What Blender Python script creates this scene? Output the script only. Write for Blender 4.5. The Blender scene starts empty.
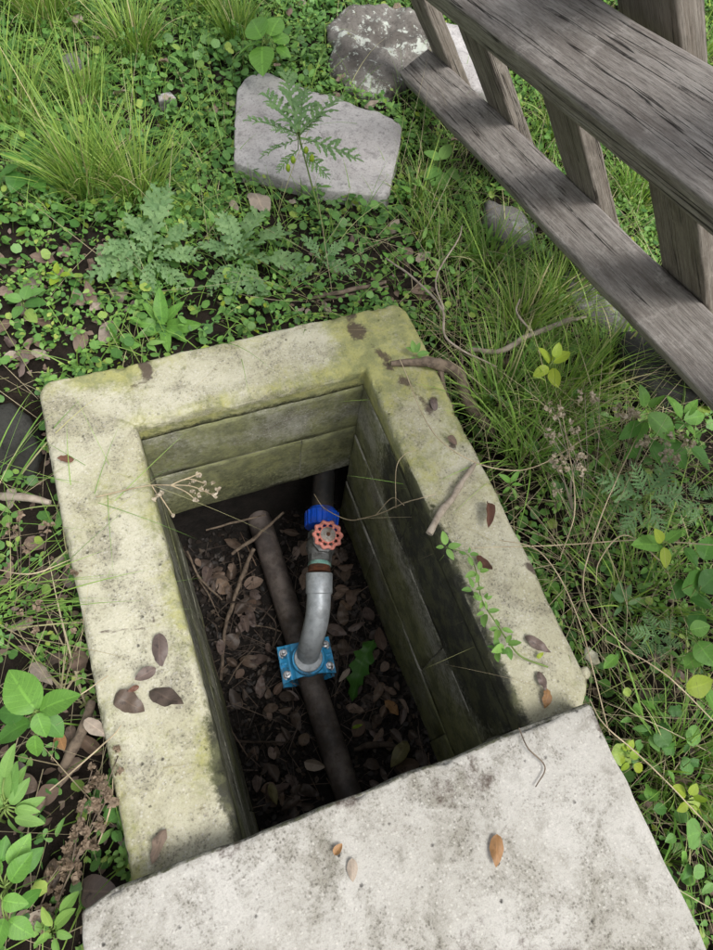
import bpy, math, random
import numpy as np
from mathutils import Matrix, Vector, Euler

rng = np.random.default_rng(7)
random.seed(7)
scene = bpy.context.scene
COL = scene.collection

# ------------------------------------------------------------------ camera
FPX = 666.89
cam_d = bpy.data.cameras.new('camera')
cam_d.sensor_fit = 'VERTICAL'
cam_d.sensor_height = 24.0
cam_d.lens = 24.0 * FPX / 950.0
cam_d.clip_start = 0.02
cam_d.clip_end = 500
cam = bpy.data.objects.new('camera', cam_d)
COL.objects.link(cam)
cam.location = (0.06272, -0.65418, 1.00145)
cam.rotation_euler = (math.radians(27.15588), math.radians(-5.39234), math.radians(-20.04539))
scene.camera = cam

# ------------------------------------------------------------------ sky, sun, exposure
SUN_EL, SUN_AZ = math.radians(58), math.radians(150)
world = bpy.data.worlds.new('World')
scene.world = world
world.use_nodes = True
wn, wl = world.node_tree.nodes, world.node_tree.links
wn.clear()
sky = wn.new('ShaderNodeTexSky')
sky.sky_type = 'NISHITA'
sky.sun_disc = False
sky.sun_elevation = SUN_EL
sky.sun_rotation = SUN_AZ
sky.dust_density = 4.0
sky.air_density = 1.0
hs = wn.new('ShaderNodeHueSaturation')
hs.inputs['Saturation'].default_value = 0.22
bg = wn.new('ShaderNodeBackground')
bg.inputs['Strength'].default_value = 0.13
wo = wn.new('ShaderNodeOutputWorld')
wl.new(sky.outputs[0], hs.inputs['Color'])
wl.new(hs.outputs[0], bg.inputs['Color'])
wl.new(bg.outputs[0], wo.inputs['Surface'])

sun_d = bpy.data.lights.new('sun', 'SUN')
sun_d.energy = 1.5
sun_d.angle = math.radians(28)
sun_d.color = (1.0, 0.97, 0.92)
sun = bpy.data.objects.new('sun', sun_d)
COL.objects.link(sun)
sd = Vector((math.sin(SUN_AZ) * math.cos(SUN_EL), math.cos(SUN_AZ) * math.cos(SUN_EL), math.sin(SUN_EL)))
sun.rotation_euler = (-sd).to_track_quat('-Z', 'Y').to_euler()
sun.location = (0, 0, 5)

scene.view_settings.view_transform = 'Standard'
scene.view_settings.look = 'None'
scene.view_settings.exposure = 0.68
scene.view_settings.gamma = 1.0
scene.view_settings.use_curve_mapping = False
scene.render.engine = 'CYCLES'
scene.cycles.max_bounces = 6
scene.cycles.use_denoising = True

# ------------------------------------------------------------------ helpers: numbers
CAMR = np.array(Euler(cam.rotation_euler).to_matrix())
CAMP = np.array(cam.location)

def ray(x, y):
    return CAMR @ np.array([(x - 356.5) / FPX, -(y - 475.0) / FPX, -1.0])

def at(x, y, z=-0.07):
    """photo pixel -> point of the place at height z"""
    d = ray(x, y)
    return CAMP + (z - CAMP[2]) / d[2] * d

def hash3(i, j, k, seed):
    h = (i * 374761393 + j * 668265263 + k * 2147483647 + seed * 974634777) & 0xFFFFFFFF
    h = ((h ^ (h >> 13)) * 1274126177) & 0xFFFFFFFF
    h = h ^ (h >> 16)
    return (h & 0xFFFFFF) / float(0xFFFFFF)

def vnoise(P, seed=0):
    P = np.asarray(P, float)
    I = np.floor(P).astype(np.int64)
    F = P - I
    F = F * F * (3 - 2 * F)
    out = 0
    for a in (0, 1):
        for b in (0, 1):
            for c in (0, 1):
                w = (F[..., 0] if a else 1 - F[..., 0]) * (F[..., 1] if b else 1 - F[..., 1]) * (F[..., 2] if c else 1 - F[..., 2])
                out = out + w * hash3(I[..., 0] + a, I[..., 1] + b, I[..., 2] + c, seed)
    return out

def fbm(P, scale=1.0, octs=4, seed=0):
    P = np.asarray(P, float) * scale
    s, a, t = 0, 1.0, 0
    for o in range(octs):
        s = s + a * vnoise(P + 17.3 * o, seed + o)
        t += a
        a *= 0.5
        P = P * 2.03
    return s / t            # 0..1, mean .5

def smooth(a, b, x):
    t = np.clip((x - a) / (b - a), 0, 1)
    return t * t * (3 - 2 * t)

def inpoly(px, py, poly):
    poly = np.asarray(poly)
    ins = np.zeros(np.shape(px), bool)
    n = len(poly)
    for i in range(n):
        x1, y1 = poly[i][:2]
        x2, y2 = poly[(i + 1) % n][:2]
        c = ((y1 > py) != (y2 > py)) & (px < (x2 - x1) * (py - y1) / (y2 - y1 + 1e-12) + x1)
        ins ^= c
    return ins

def segdist(P, A, B):
    A, B = np.asarray(A, float), np.asarray(B, float)
    d = B - A
    t = np.clip(((P - A) @ d) / (d @ d), 0, 1)
    return np.linalg.norm(P - (A + t[..., None] * d), axis=-1)

# ------------------------------------------------------------------ helpers: meshes
def mesh_np(name, V, F, mat=None, uv=None, smooth_sh=True, attrs=None):
    V = np.asarray(V, np.float32)
    F = np.asarray(F, np.int32)
    me = bpy.data.meshes.new(name)
    n, k = F.shape
    me.vertices.add(len(V))
    me.vertices.foreach_set('co', V.ravel())
    me.loops.add(n * k)
    me.loops.foreach_set('vertex_index', F.ravel())
    me.polygons.add(n)
    me.polygons.foreach_set('loop_start', np.arange(0, n * k, k, dtype=np.int32))
    me.polygons.foreach_set('loop_total', np.full(n, k, np.int32))
    me.update(calc_edges=True)
    if smooth_sh:
        me.polygons.foreach_set('use_smooth', np.ones(n, bool))
    if uv is not None:
        l = me.uv_layers.new(name='UVMap')
        l.data.foreach_set('uv', np.asarray(uv, np.float32)[F.ravel()].ravel())
    for an, av in (attrs or {}).items():
        a = me.attributes.new(an, 'FLOAT', 'POINT')
        a.data.foreach_set('value', np.asarray(av, np.float32))
    if mat:
        me.materials.append(mat)
    me.validate()
    return me

class MB:
    """collects pieces of mixed size into one mesh"""
    def __init__(self):
        self.v, self.f, self.uv = [], [], []
    def add(self, V, F, uv=None):
        o = len(self.v)
        self.v += [tuple(p) for p in V]
        self.f += [tuple(int(i) + o for i in f) for f in F]
        self.uv += [tuple(u) for u in uv] if uv is not None else [(0, 0)] * len(V)
        return self
    def mesh(self, name, mat, smooth_sh=True, sharp=None):
        me = bpy.data.meshes.new(name)
        me.from_pydata(self.v, [], self.f)
        l = me.uv_layers.new(name='UVMap')
        idx = np.empty(len(me.loops), np.int32)
        me.loops.foreach_get('vertex_index', idx)
        l.data.foreach_set('uv', np.asarray(self.uv, np.float32)[idx].ravel())
        if smooth_sh:
            me.polygons.foreach_set('use_smooth', np.ones(len(me.polygons), bool))
        me.materials.append(mat)
        me.validate()
        if sharp is not None:
            me.set_sharp_from_angle(angle=math.radians(sharp))
        return me

def obj(name, me, parent=None, loc=(0, 0, 0), M=None):
    o = bpy.data.objects.new(name, me)
    COL.objects.link(o)
    if parent is not None:
        o.parent = parent
    if M is not None:
        o.matrix_local = M
    else:
        o.location = loc
    return o

def tag(o, label, cat, group=None):
    o['label'] = label
    o['category'] = cat
    if group:
        o['group'] = group
    return o

def thing(name, label, cat, loc=(0, 0, 0), group=None):
    o = bpy.data.objects.new(name, None)
    o.empty_display_size = 0.02
    COL.objects.link(o)
    o.location = loc
    return tag(o, label, cat, group)

def structure(o):
    o['kind'] = 'structure'
    return o

def stuff(o, label=None, cat=None):
    o['kind'] = 'stuff'
    if label:
        tag(o, label, cat)
    return o

def frame_of(d):
    d = np.asarray(d, float)
    d = d / np.linalg.norm(d)
    a = np.array([0, 0, 1.0]) if abs(d[2]) < 0.92 else np.array([1.0, 0, 0])
    s = np.cross(a, d); s /= np.linalg.norm(s)
    return d, s, np.cross(d, s)

def spline(pts, n):
    """Catmull-Rom through pts"""
    P = np.asarray(pts, float)
    if len(P) == 2:
        t = np.linspace(0, 1, n)[:, None]
        return P[0] * (1 - t) + P[1] * t
    Q = np.vstack([2 * P[0] - P[1], P, 2 * P[-1] - P[-2]])
    out = []
    for s in np.linspace(0, len(P) - 1 - 1e-9, n):
        i = int(s); t = s - i
        a, b, c, d = Q[i:i + 4]
        out.append(0.5 * ((2 * b) + (-a + c) * t + (2 * a - 5 * b + 4 * c - d) * t * t + (-a + 3 * b - 3 * c + d) * t ** 3))
    return np.array(out)

def tube(pts, rad, sides=8, caps=True, knob=0.0, seed=0):
    """tube along a polyline, radius list or number"""
    P = np.asarray(pts, float)
    n = len(P)
    r = np.full(n, rad) if np.isscalar(rad) else np.interp(np.linspace(0, 1, n), np.linspace(0, 1, len(rad)), rad)
    T = np.gradient(P, axis=0)
    T /= np.linalg.norm(T, axis=1)[:, None] + 1e-12
    _, s, u = frame_of(T[0])
    V, uv = [], []
    L = np.concatenate([[0], np.cumsum(np.linalg.norm(np.diff(P, axis=0), axis=1))])
    for i in range(n):
        s = s - T[i] * (s @ T[i]); s /= np.linalg.norm(s)
        u = np.cross(T[i], s)
        a = np.arange(sides) * 2 * np.pi / sides
        ring = P[i] + r[i] * (np.cos(a)[:, None] * s + np.sin(a)[:, None] * u)
        if knob:
            k = (fbm(ring, 60, 2, seed) - 0.5) * 2 * knob
            ring = ring + (ring - P[i]) * k[:, None]
        V += list(ring)
        uv += [(float(x) / sides, L[i]) for x in range(sides)]
    F = []
    for i in range(n - 1):
        for j in range(sides):
            a, b = i * sides + j, i * sides + (j + 1) % sides
            F.append((a, b, b + sides, a + sides))
    if caps:
        F.append(tuple(range(sides - 1, -1, -1)))
        F.append(tuple((n - 1) * sides + j for j in range(sides)))
    return V, F, uv

def lathe(profile, axis_o, axis_d, sides=24):
    """profile: (along, radius) list revolved about an axis"""
    d, s, u = frame_of(axis_d)
    o = np.asarray(axis_o, float)
    a = np.arange(sides) * 2 * np.pi / sides
    V, F = [], []
    for (h, r) in profile:
        V += list(o + d * h + r * (np.cos(a)[:, None] * s + np.sin(a)[:, None] * u))
    n = len(profile)
    for i in range(n - 1):
        for j in range(sides):
            p, q = i * sides + j, i * sides + (j + 1) % sides
            F.append((p, q, q + sides, p + sides))
    F.append(tuple(range(sides - 1, -1, -1)))
    F.append(tuple((n - 1) * sides + j for j in range(sides)))
    return V, F

def edge_coords(h, r, n):
    """coordinates -h..h, dense within r of the ends"""
    a = -h + r * (1 - np.cos(np.linspace(0, np.pi / 2, 4)))
    m = np.linspace(-h + r, h - r, n + 1)
    return np.concatenate([a[:-1], m, -a[:-1][::-1]])

def roundbox(size, r=0.004, n=(4, 4, 4), amp=0.0, nscale=20, seed=0, chip=0.0):
    """box with rounded, slightly uneven edges; returns V, F (quads)"""
    h = np.asarray(size, float) / 2
    cs = [edge_coords(h[i], min(r, h[i] * .95), n[i]) for i in range(3)]
    Vs, Fs, o = [], [], 0
    for ax in range(3):
        b, c = (ax + 1) % 3, (ax + 2) % 3
        B, Cc = np.meshgrid(cs[b], cs[c], indexing='ij')
        for sg in (-1, 1):
            P = np.zeros(B.shape + (3,))
            P[..., ax] = sg * h[ax]
            P[..., b] = B
            P[..., c] = Cc
            nb, nc = B.shape
            idx = np.arange(nb * nc).reshape(nb, nc) + o
            q = np.stack([idx[:-1, :-1], idx[1:, :-1], idx[1:, 1:], idx[:-1, 1:]], -1).reshape(-1, 4)
            if sg < 0:
                q = q[:, ::-1]
            Vs.append(P.reshape(-1, 3)); Fs.append(q); o += nb * nc
    V, F = np.vstack(Vs), np.vstack(Fs)
    inner = np.clip(V, -(h - r), h - r)
    d = V - inner
    L = np.linalg.norm(d, axis=1)
    nrm = d / (L[:, None] + 1e-12)
    V = inner + nrm * r
    if chip:
        edge = (np.sum(np.abs(d) > r * .3, axis=1) >= 2)
        k = smooth(.56, .75, fbm(V, 26, 3, seed + 5)) * edge
        V = V - nrm * (k * chip)[:, None]
    if amp:
        V = V + nrm * ((fbm(V, nscale, 4, seed) - .5) * 2 * amp)[:, None]
    # weld
    key = np.round(V / 1e-5).astype(np.int64)
    _, first, inv = np.unique(key, axis=0, return_index=True, return_inverse=True)
    inv = inv.ravel()
    return V[first], inv[F]

# ------------------------------------------------------------------ helpers: materials
def newmat(name):
    m = bpy.data.materials.new(name)
    m.use_nodes = True
    nt = m.node_tree
    nt.nodes.clear()
    out = nt.nodes.new('ShaderNodeOutputMaterial')
    p = nt.nodes.new('ShaderNodeBsdfPrincipled')
    nt.links.new(p.outputs[0], out.inputs['Surface'])
    return m, nt, p, out

class N:
    """small node-graph writer"""
    def __init__(self, nt):
        self.nt = nt
    def node(self, t, **kw):
        n = self.nt.nodes.new(t)
        for k, v in kw.items():
            setattr(n, k, v)
        return n
    def put(self, sock, v):
        if isinstance(v, bpy.types.NodeSocket):
            self.nt.links.new(v, sock)
        elif v is not None:
            if isinstance(v, (tuple, list)) and len(v) == 3 and sock.type == 'RGBA':
                v = (*v, 1)
            sock.default_value = v
    def math(self, op, a, b=None, clamp=False):
        n = self.node('ShaderNodeMath', operation=op, use_clamp=clamp)
        self.put(n.inputs[0], a)
        if b is not None:
            self.put(n.inputs[1], b)
        return n.outputs[0]
    def mix(self, f, a, b, blend='MIX'):
        n = self.node('ShaderNodeMix', data_type='RGBA', blend_type=blend)
        self.put(n.inputs[0], f)
        self.put(n.inputs[6], a)
        self.put(n.inputs[7], b)
        return n.outputs[2]
    def coord(self, which='Object', scale=None):
        c = self.node('ShaderNodeTexCoord').outputs[which]
        if scale is not None:
            mp = self.node('ShaderNodeMapping')
            mp.inputs['Scale'].default_value = scale
            self.put(mp.inputs[0], c)
            return mp.outputs[0]
        return c
    def noise(self, vec, scale, detail=5, rough=.6, dist=0, out=0):
        n = self.node('ShaderNodeTexNoise')
        self.put(n.inputs['Vector'], vec)
        n.inputs['Scale'].default_value = scale
        n.inputs['Detail'].default_value = detail
        n.inputs['Roughness'].default_value = rough
        n.inputs['Distortion'].default_value = dist
        return n.outputs[out]
    def voronoi(self, vec, scale, feature='F1', out='Distance'):
        n = self.node('ShaderNodeTexVoronoi', feature=feature)
        self.put(n.inputs['Vector'], vec)
        n.inputs['Scale'].default_value = scale
        return n.outputs[out]
    def ramp(self, f, *stops):
        n = self.node('ShaderNodeValToRGB')
        e = n.color_ramp.elements
        while len(e) < len(stops):
            e.new(0.5)
        for el, (p, c) in zip(e, stops):
            el.position = p
            el.color = (c, c, c, 1) if np.isscalar(c) else (*c, 1)
        self.put(n.inputs[0], f)
        return n.outputs[0]
    def sstep(self, a, b, x):
        n = self.node('ShaderNodeMapRange', interpolation_type='SMOOTHSTEP')
        self.put(n.inputs[0], x)
        n.inputs[1].default_value = a
        n.inputs[2].default_value = b
        return n.outputs[0]
    def attr(self, name):
        n = self.node('ShaderNodeAttribute', attribute_name=name)
        return n.outputs['Fac']
    def bump(self, h, strength=.4, dist=.002, normal=None):
        n = self.node('ShaderNodeBump')
        n.inputs['Strength'].default_value = strength
        n.inputs['Distance'].default_value = dist
        self.put(n.inputs['Height'], h)
        if normal:
            self.put(n.inputs['Normal'], normal)
        return n.outputs[0]

def leaf_material(name, a, b, c=None, rough=.5, trans=.25, vein=.25, veinfreq=9, spots=0.0, spotcol=(.1, .06, .03)):
    """a..b colour range over leaves (per island / per object), c = yellowish outliers"""
    m, nt, p, out = newmat(name)
    g = N(nt)
    r1 = g.node('ShaderNodeNewGeometry').outputs['Random Per Island']
    r2 = g.node('ShaderNodeObjectInfo').outputs['Random']
    r = g.math('FRACT', g.math('ADD', r1, g.math('MULTIPLY', r2, 7.31)))
    col = g.mix(r, a, b)
    if c:
        rr = g.math('FRACT', g.math('MULTIPLY', r, 13.7))
        col = g.mix(g.sstep(.82, 1.0, rr), col, c)
    uvn = g.node('ShaderNodeUVMap')
    sep = g.node('ShaderNodeSeparateXYZ')
    nt.links.new(uvn.outputs[0], sep.inputs[0])
    u, v = sep.outputs[0], sep.outputs[1]
    au = g.math('ABSOLUTE', u)
    mid = g.math('SUBTRACT', 1, g.sstep(.03, .12, au))
    w = g.math('SINE', g.math('MULTIPLY', g.math('SUBTRACT', v, g.math('MULTIPLY', au, .22)), 6.283 * veinfreq))
    lat = g.sstep(.86, 1.0, w)
    vn = g.math('MAXIMUM', mid, g.math('MULTIPLY', lat, .55))
    hi = g.mix(1.0, col, (1.7, 1.6, 1.5), 'MULTIPLY')
    col = g.mix(g.math('MULTIPLY', vn, vein), col, hi)
    oc = g.coord('Object')
    n1 = g.noise(oc, 5 if 'dead' in name else 45, 6, .7)
    col = g.mix(g.math('MULTIPLY', g.sstep(.35, .75, n1), .4), col, g.mix(1.0, col, (.55, .6, .6), 'MULTIPLY'))
    if spots:
        n2 = g.noise(oc, 4 if 'dead' in name else 9, 6, .75)
        col = g.mix(g.math('MULTIPLY', g.sstep(.55, .68, n2), spots), col, spotcol)
    g.put(p.inputs['Base Color'], col)
    p.inputs['Roughness'].default_value = rough
    p.inputs['Specular IOR Level'].default_value = .35
    hgt = g.math('ADD', g.math('MULTIPLY', vn, -.6), n1)
    nb = g.bump(hgt, .35, .001)
    nt.links.new(nb, p.inputs['Normal'])
    tr = g.node('ShaderNodeBsdfTranslucent')
    nt.links.new(g.mix(1.0, col, (1.25, 1.3, .7), 'MULTIPLY'), tr.inputs['Color'])
    mx = g.node('ShaderNodeMixShader')
    mx.inputs[0].default_value = trans
    nt.links.new(p.outputs[0], mx.inputs[1])
    nt.links.new(tr.outputs[0], mx.inputs[2])
    nt.links.new(mx.outputs[0], out.inputs['Surface'])
    return m

def simple_material(name, col, rough=.6, metal=0, var=.25, scale=60, bump=.2, bdist=.001, col2=None, spec=.5, grime=0.0):
    m, nt, p, out = newmat(name)
    g = N(nt)
    oc = g.coord('Object')
    n = g.noise(oc, scale, 5, .65)
    c2 = col2 or tuple(x * .5 for x in col)
    g.put(p.inputs['Base Color'], g.mix(g.math('MULTIPLY', g.sstep(.38, .68, n), min(1, var * 2)), col, c2))
    if grime:
        gn = g.noise(oc, 34, 7, .75)
        gm = g.math('MULTIPLY', g.sstep(.47, .66, gn), grime)
        base = p.inputs['Base Color'].links[0].from_socket
        g.put(p.inputs['Base Color'], g.mix(gm, base, (.075, .055, .042)))
        g.put(p.inputs['Roughness'], g.math('ADD', g.math('MULTIPLY', gm, .4), rough, True))
    else:
        p.inputs['Roughness'].default_value = rough
    p.inputs['Metallic'].default_value = metal
    p.inputs['Specular IOR Level'].default_value = spec
    if bump:
        nt.links.new(g.bump(n, bump, bdist), p.inputs['Normal'])
    return m

def concrete_material(name, base, base2, pits=.6, grime=.4, use_attr=True, moss=((.34, .335, .10), (.20, .215, .075))):
    m, nt, p, out = newmat(name)
    g = N(nt)
    oc = g.coord('Object')
    big = g.noise(oc, 6, 6, .62)
    mid = g.noise(oc, 28, 6, .72)
    blot = g.noise(oc, 13, 7, .72, .6)
    fine = g.noise(oc, 240, 4, .75)
    grit = g.noise(oc, 620, 3, .7)
    col = g.mix(g.sstep(.33, .68, big), base, base2)
    col = g.mix(g.math('MULTIPLY', g.sstep(.48, .66, blot), grime), col, (.19, .175, .135))
    col = g.mix(g.math('MULTIPLY', g.sstep(.5, .7, mid), grime), col, g.mix(1.0, col, (.55, .54, .5), 'MULTIPLY'))
    col = g.mix(g.math('MULTIPLY', g.sstep(.56, .42, blot), .35), col, g.mix(1.0, col, (1.14, 1.14, 1.15), 'MULTIPLY'))
    # sand grains and small dark pits
    col = g.mix(g.math('MULTIPLY', g.sstep(.48, .64, fine), g.math('ADD', g.math('MULTIPLY', g.sstep(.42, .62, blot), .55), .2)), col, g.mix(1.0, col, (.38, .37, .33), 'MULTIPLY'))
    col = g.mix(g.math('MULTIPLY', g.sstep(.5, .66, grit), .25), col, g.mix(1.0, col, (.45, .45, .42), 'MULTIPLY'))
    sv = g.voronoi(oc, 250)
    ss = g.node('ShaderNodeSeparateColor')
    nt.links.new(g.voronoi(oc, 250, out='Color'), ss.inputs[0])
    spk = g.math('MULTIPLY', g.math('SUBTRACT', 1, g.sstep(.28, .5, sv)), g.sstep(.70, .74, ss.outputs[0]))
    col = g.mix(g.math('MULTIPLY', spk, g.math('ADD', g.math('MULTIPLY', g.sstep(.40, .60, blot), .55), .08)), col, (.10, .09, .075))
    lt = g.math('MULTIPLY', g.math('SUBTRACT', 1, g.sstep(.3, .5, sv)), g.sstep(.80, .84, ss.outputs[1]))
    col = g.mix(g.math('MULTIPLY', lt, .35), col, (.62, .60, .55))
    vd = g.voronoi(oc, 70)
    vr = g.voronoi(oc, 70, out='Color')
    sepc = g.node('ShaderNodeSeparateColor')
    nt.links.new(vr, sepc.inputs[0])
    pit = g.math('MULTIPLY', g.math('SUBTRACT', 1, g.sstep(.05, .21, g.math('ADD', vd, g.math('MULTIPLY', g.math('SUBTRACT', fine, .5), .3)))), g.sstep(.84, .9, sepc.outputs[0]))
    pit = g.math('MULTIPLY', pit, g.sstep(.35, .55, mid))
    col = g.mix(g.math('MULTIPLY', pit, pits), col, (.05, .045, .04))
    if use_attr:
        jit = g.math('SUBTRACT', g.noise(oc, 110, 5, .75), .5)
        jit2 = g.math('SUBTRACT', g.noise(oc, 34, 5, .7), .5)
        def mask(an, a, b, k=1.0):
            x = g.math('ADD', g.attr(an), g.math('ADD', g.math('MULTIPLY', jit, 1.0), g.math('MULTIPLY', jit2, .7)))
            return g.math('MULTIPLY', g.sstep(a, b, x), k)
        col = g.mix(mask('moss', .34, .88, .8), col, g.mix(g.sstep(.4, .6, mid), *moss))
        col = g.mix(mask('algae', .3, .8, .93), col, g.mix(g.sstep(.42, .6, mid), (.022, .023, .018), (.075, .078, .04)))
        col = g.mix(mask('dirt', .45, .85, .9), col, (.075, .052, .042))
    g.put(p.inputs['Base Color'], col)
    p.inputs['Roughness'].default_value = .88
    p.inputs['Specular IOR Level'].default_value = .25
    h = g.math('ADD', g.math('ADD', g.math('MULTIPLY', fine, .5), mid), g.math('MULTIPLY', pit, -1.6))
    nt.links.new(g.bump(h, .8, .003), p.inputs['Normal'])
    return m

def wood_material(name, a, b, dark, seed=0.0):
    m, nt, p, out = newmat(name)
    g = N(nt)
    tc = g.coord('Object')
    info = g.node('ShaderNodeObjectInfo').outputs['Random']
    add = g.node('ShaderNodeVectorMath', operation='ADD')
    nt.links.new(tc, add.inputs[0])
    cmb = g.node('ShaderNodeCombineXYZ')
    nt.links.new(g.math('MULTIPLY', info, 9.0), cmb.inputs[0])
    nt.links.new(g.math('MULTIPLY', info, 5.0), cmb.inputs[1])
    nt.links.new(cmb.outputs[0], add.inputs[1])
    def stretched(sx, sy, sz):
        mp = g.node('ShaderNodeMapping')
        mp.inputs['Scale'].default_value = (sx, sy, sz)
        nt.links.new(add.outputs[0], mp.inputs[0])
        return mp.outputs[0]
    grain = g.noise(stretched(7, 210, 210), 1, 7, .75, .0)
    fib = g.noise(stretched(45, 700, 700), 1, 4, .75)
    blotch = g.noise(stretched(9, 30, 30), 1, 6, .7, .0)
    crack = g.noise(stretched(1.3, 70, 70), 1, 3, .5, .0)
    cr = g.math('SUBTRACT', 1, g.sstep(.0, .018, g.math('ABSOLUTE', g.math('SUBTRACT', crack, .43))))
    cr = g.math('MULTIPLY', cr, g.sstep(.40, .55, blotch))
    col = g.mix(g.sstep(.3, .7, grain), a, b)
    lic = g.noise(tc, 24, 6, .75)
    col = g.mix(g.math('MULTIPLY', g.sstep(.56, .68, lic), .5), col, tuple(min(1, x * 1.35) for x in b))
    col = g.mix(g.math('MULTIPLY', g.sstep(.45, .7, blotch), .55), col, dark)
    col = g.mix(g.math('MULTIPLY', g.sstep(.47, .68, fib), .6), col, tuple(x * .35 for x in a))
    kv = g.voronoi(stretched(2.6, 9, 9), 1)
    ks = g.node('ShaderNodeSeparateColor')
    nt.links.new(g.voronoi(stretched(2.6, 9, 9), 1, out='Color'), ks.inputs[0])
    knot = g.math('MULTIPLY', g.math('SUBTRACT', 1, g.sstep(.05, .15, g.math('ADD', kv, g.math('MULTIPLY', g.math('SUBTRACT', grain, .5), .12)))), g.sstep(.62, .66, ks.outputs[0]))
    col = g.mix(g.math('MULTIPLY', knot, .8), col, tuple(x * .45 for x in dark))
    col = g.mix(g.math('MULTIPLY', cr, .92), col, (.018, .014, .012))
    g.put(p.inputs['Base Color'], col)
    p.inputs['Roughness'].default_value = .82
    p.inputs['Specular IOR Level'].default_value = .25
    h = g.math('ADD', g.math('ADD', grain, g.math('MULTIPLY', fib, .6)), g.math('MULTIPLY', cr, -2.0))
    nt.links.new(g.bump(h, .7, .0025), p.inputs['Normal'])
    return m

M = {}
M['rim'] = concrete_material('rim_concrete', (.50, .48, .37), (.38, .36, .245), .6, .5)
M['block'] = concrete_material('block_concrete', (.38, .375, .31), (.28, .275, .215), .5, .6, True, ((.22, .23, .085), (.125, .132, .055)))
M['cover'] = concrete_material('cover_concrete', (.47, .455, .42), (.37, .355, .315), .9, .6)
M['mortar'] = concrete_material('mortar', (.42, .41, .35), (.32, .315, .25), .4, .4, True, ((.20, .205, .11), (.13, .135, .07)))
M['soil'] = simple_material('soil', (.024, .018, .014), .95, 0, .5, 26, .9, .012, (.010, .008, .006), .15)
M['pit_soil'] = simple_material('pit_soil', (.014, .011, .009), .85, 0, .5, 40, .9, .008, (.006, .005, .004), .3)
M['wood'] = wood_material('weathered_wood', (.205, .18, .16), (.39, .36, .33), (.115, .093, .078))
M['wood_brown'] = wood_material('weathered_wood_brown', (.15, .125, .10), (.29, .26, .225), (.08, .064, .052))
M['bark'] = simple_material('bark', (.20, .155, .115), .9, 0, .5, 55, .8, .003, (.085, .065, .05), .2)
M['bark_dark'] = simple_material('bark_dark', (.085, .065, .052), .9, 0, .5, 55, .8, .003, (.035, .027, .022), .2)
M['bark_pale'] = simple_material('bark_pale', (.36, .31, .25), .85, 0, .4, 70, .6, .002, (.2, .16, .12), .2)
M['straw'] = simple_material('straw', (.46, .38, .25), .75, 0, .4, 30, 0, .001, (.25, .19, .12), .3)
M['stem_green'] = simple_material('stem_green', (.16, .24, .06), .6, 0, .3, 40, 0, .001, (.12, .15, .04), .3)
M['clover'] = leaf_material('clover_leaf', (.055, .15, .032), (.155, .315, .075), (.30, .40, .08), .45, .15, .3, 4, .3, (.08, .10, .03))
M['weed'] = leaf_material('weed_leaf', (.11, .24, .045), (.22, .40, .085), (.36, .44, .10), .5, .18, .2, 5)
M['broad'] = leaf_material('broad_leaf', (.12, .28, .045), (.18, .37, .07), None, .42, .25, .55, 8, .45, (.05, .11, .025))
M['broad_dark'] = leaf_material('broad_leaf_dark', (0.065, 0.182, 0.033), (0.104, 0.260, 0.046), None, .42, .25, .4, 8)
M['broad_yellow'] = leaf_material('broad_leaf_yellow', (.27, .40, .04), (.36, .44, .05), None, .45, .35, .3, 7)
M['sage'] = leaf_material('sage_leaf', (0.144, 0.300, 0.072), (0.228, 0.396, 0.102), None, .6, .28, .3, 6)
M['thistle'] = leaf_material('thistle_leaf', (.14, .255, .105), (.22, .35, .15), None, .6, .3, .4, 6)
M['feather'] = leaf_material('feather_leaf', (.13, .25, .10), (.20, .33, .14), None, .6, .25, .4, 6)
M['grass'] = leaf_material('grass_blade', (.12, .26, .045), (.31, .48, .10), (.56, .50, .29), .45, .22, .15, 0)
M['grass_tuft'] = leaf_material('tuft_blade', (.10, .22, .035), (.34, .48, .10), (.56, .49, .27), .45, .22, .15, 0)
M['straw_blade'] = leaf_material('straw_blade', (0.374, 0.308, 0.198), (0.550, 0.473, 0.319), (0.275, 0.308, 0.110), .7, .3, .15, 0)
M['dead'] = leaf_material('dead_leaf', (.15, .10, .075), (.27, .20, .155), (.30, .23, .2), .6, .12, .35, 7, .5, (.06, .04, .03))
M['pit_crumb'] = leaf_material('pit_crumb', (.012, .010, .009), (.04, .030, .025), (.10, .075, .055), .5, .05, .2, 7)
M['dead_dark'] = leaf_material('dead_leaf_dark', (.065, .05, .042), (.14, .10, .075), (.19, .13, .09), .45, .08, .4, 7, .6, (.025, .018, .015))
M['dead_orange'] = leaf_material('dead_leaf_orange', (.30, .16, .07), (.36, .20, .09), None, .5, .15, .4, 7, .4)
M['dead_purple'] = leaf_material('dead_leaf_purple', (.115, .085, .075), (.165, .122, .105), None, .45, .08, .5, 8, .7, (.03, .022, .025))
M['dead_red'] = leaf_material('dead_leaf_red', (.115, .055, .04), (.16, .075, .05), None, .45, .1, .35, 6, .6)
M['dead_olive'] = leaf_material('dead_leaf_olive', (.17, .155, .07), (.24, .21, .10), None, .5, .1, .4, 7, .5)
M['dead_pale'] = leaf_material('dead_leaf_pale', (.33, .27, .22), (.40, .33, .27), None, .6, .15, .4, 7, .3)

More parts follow.
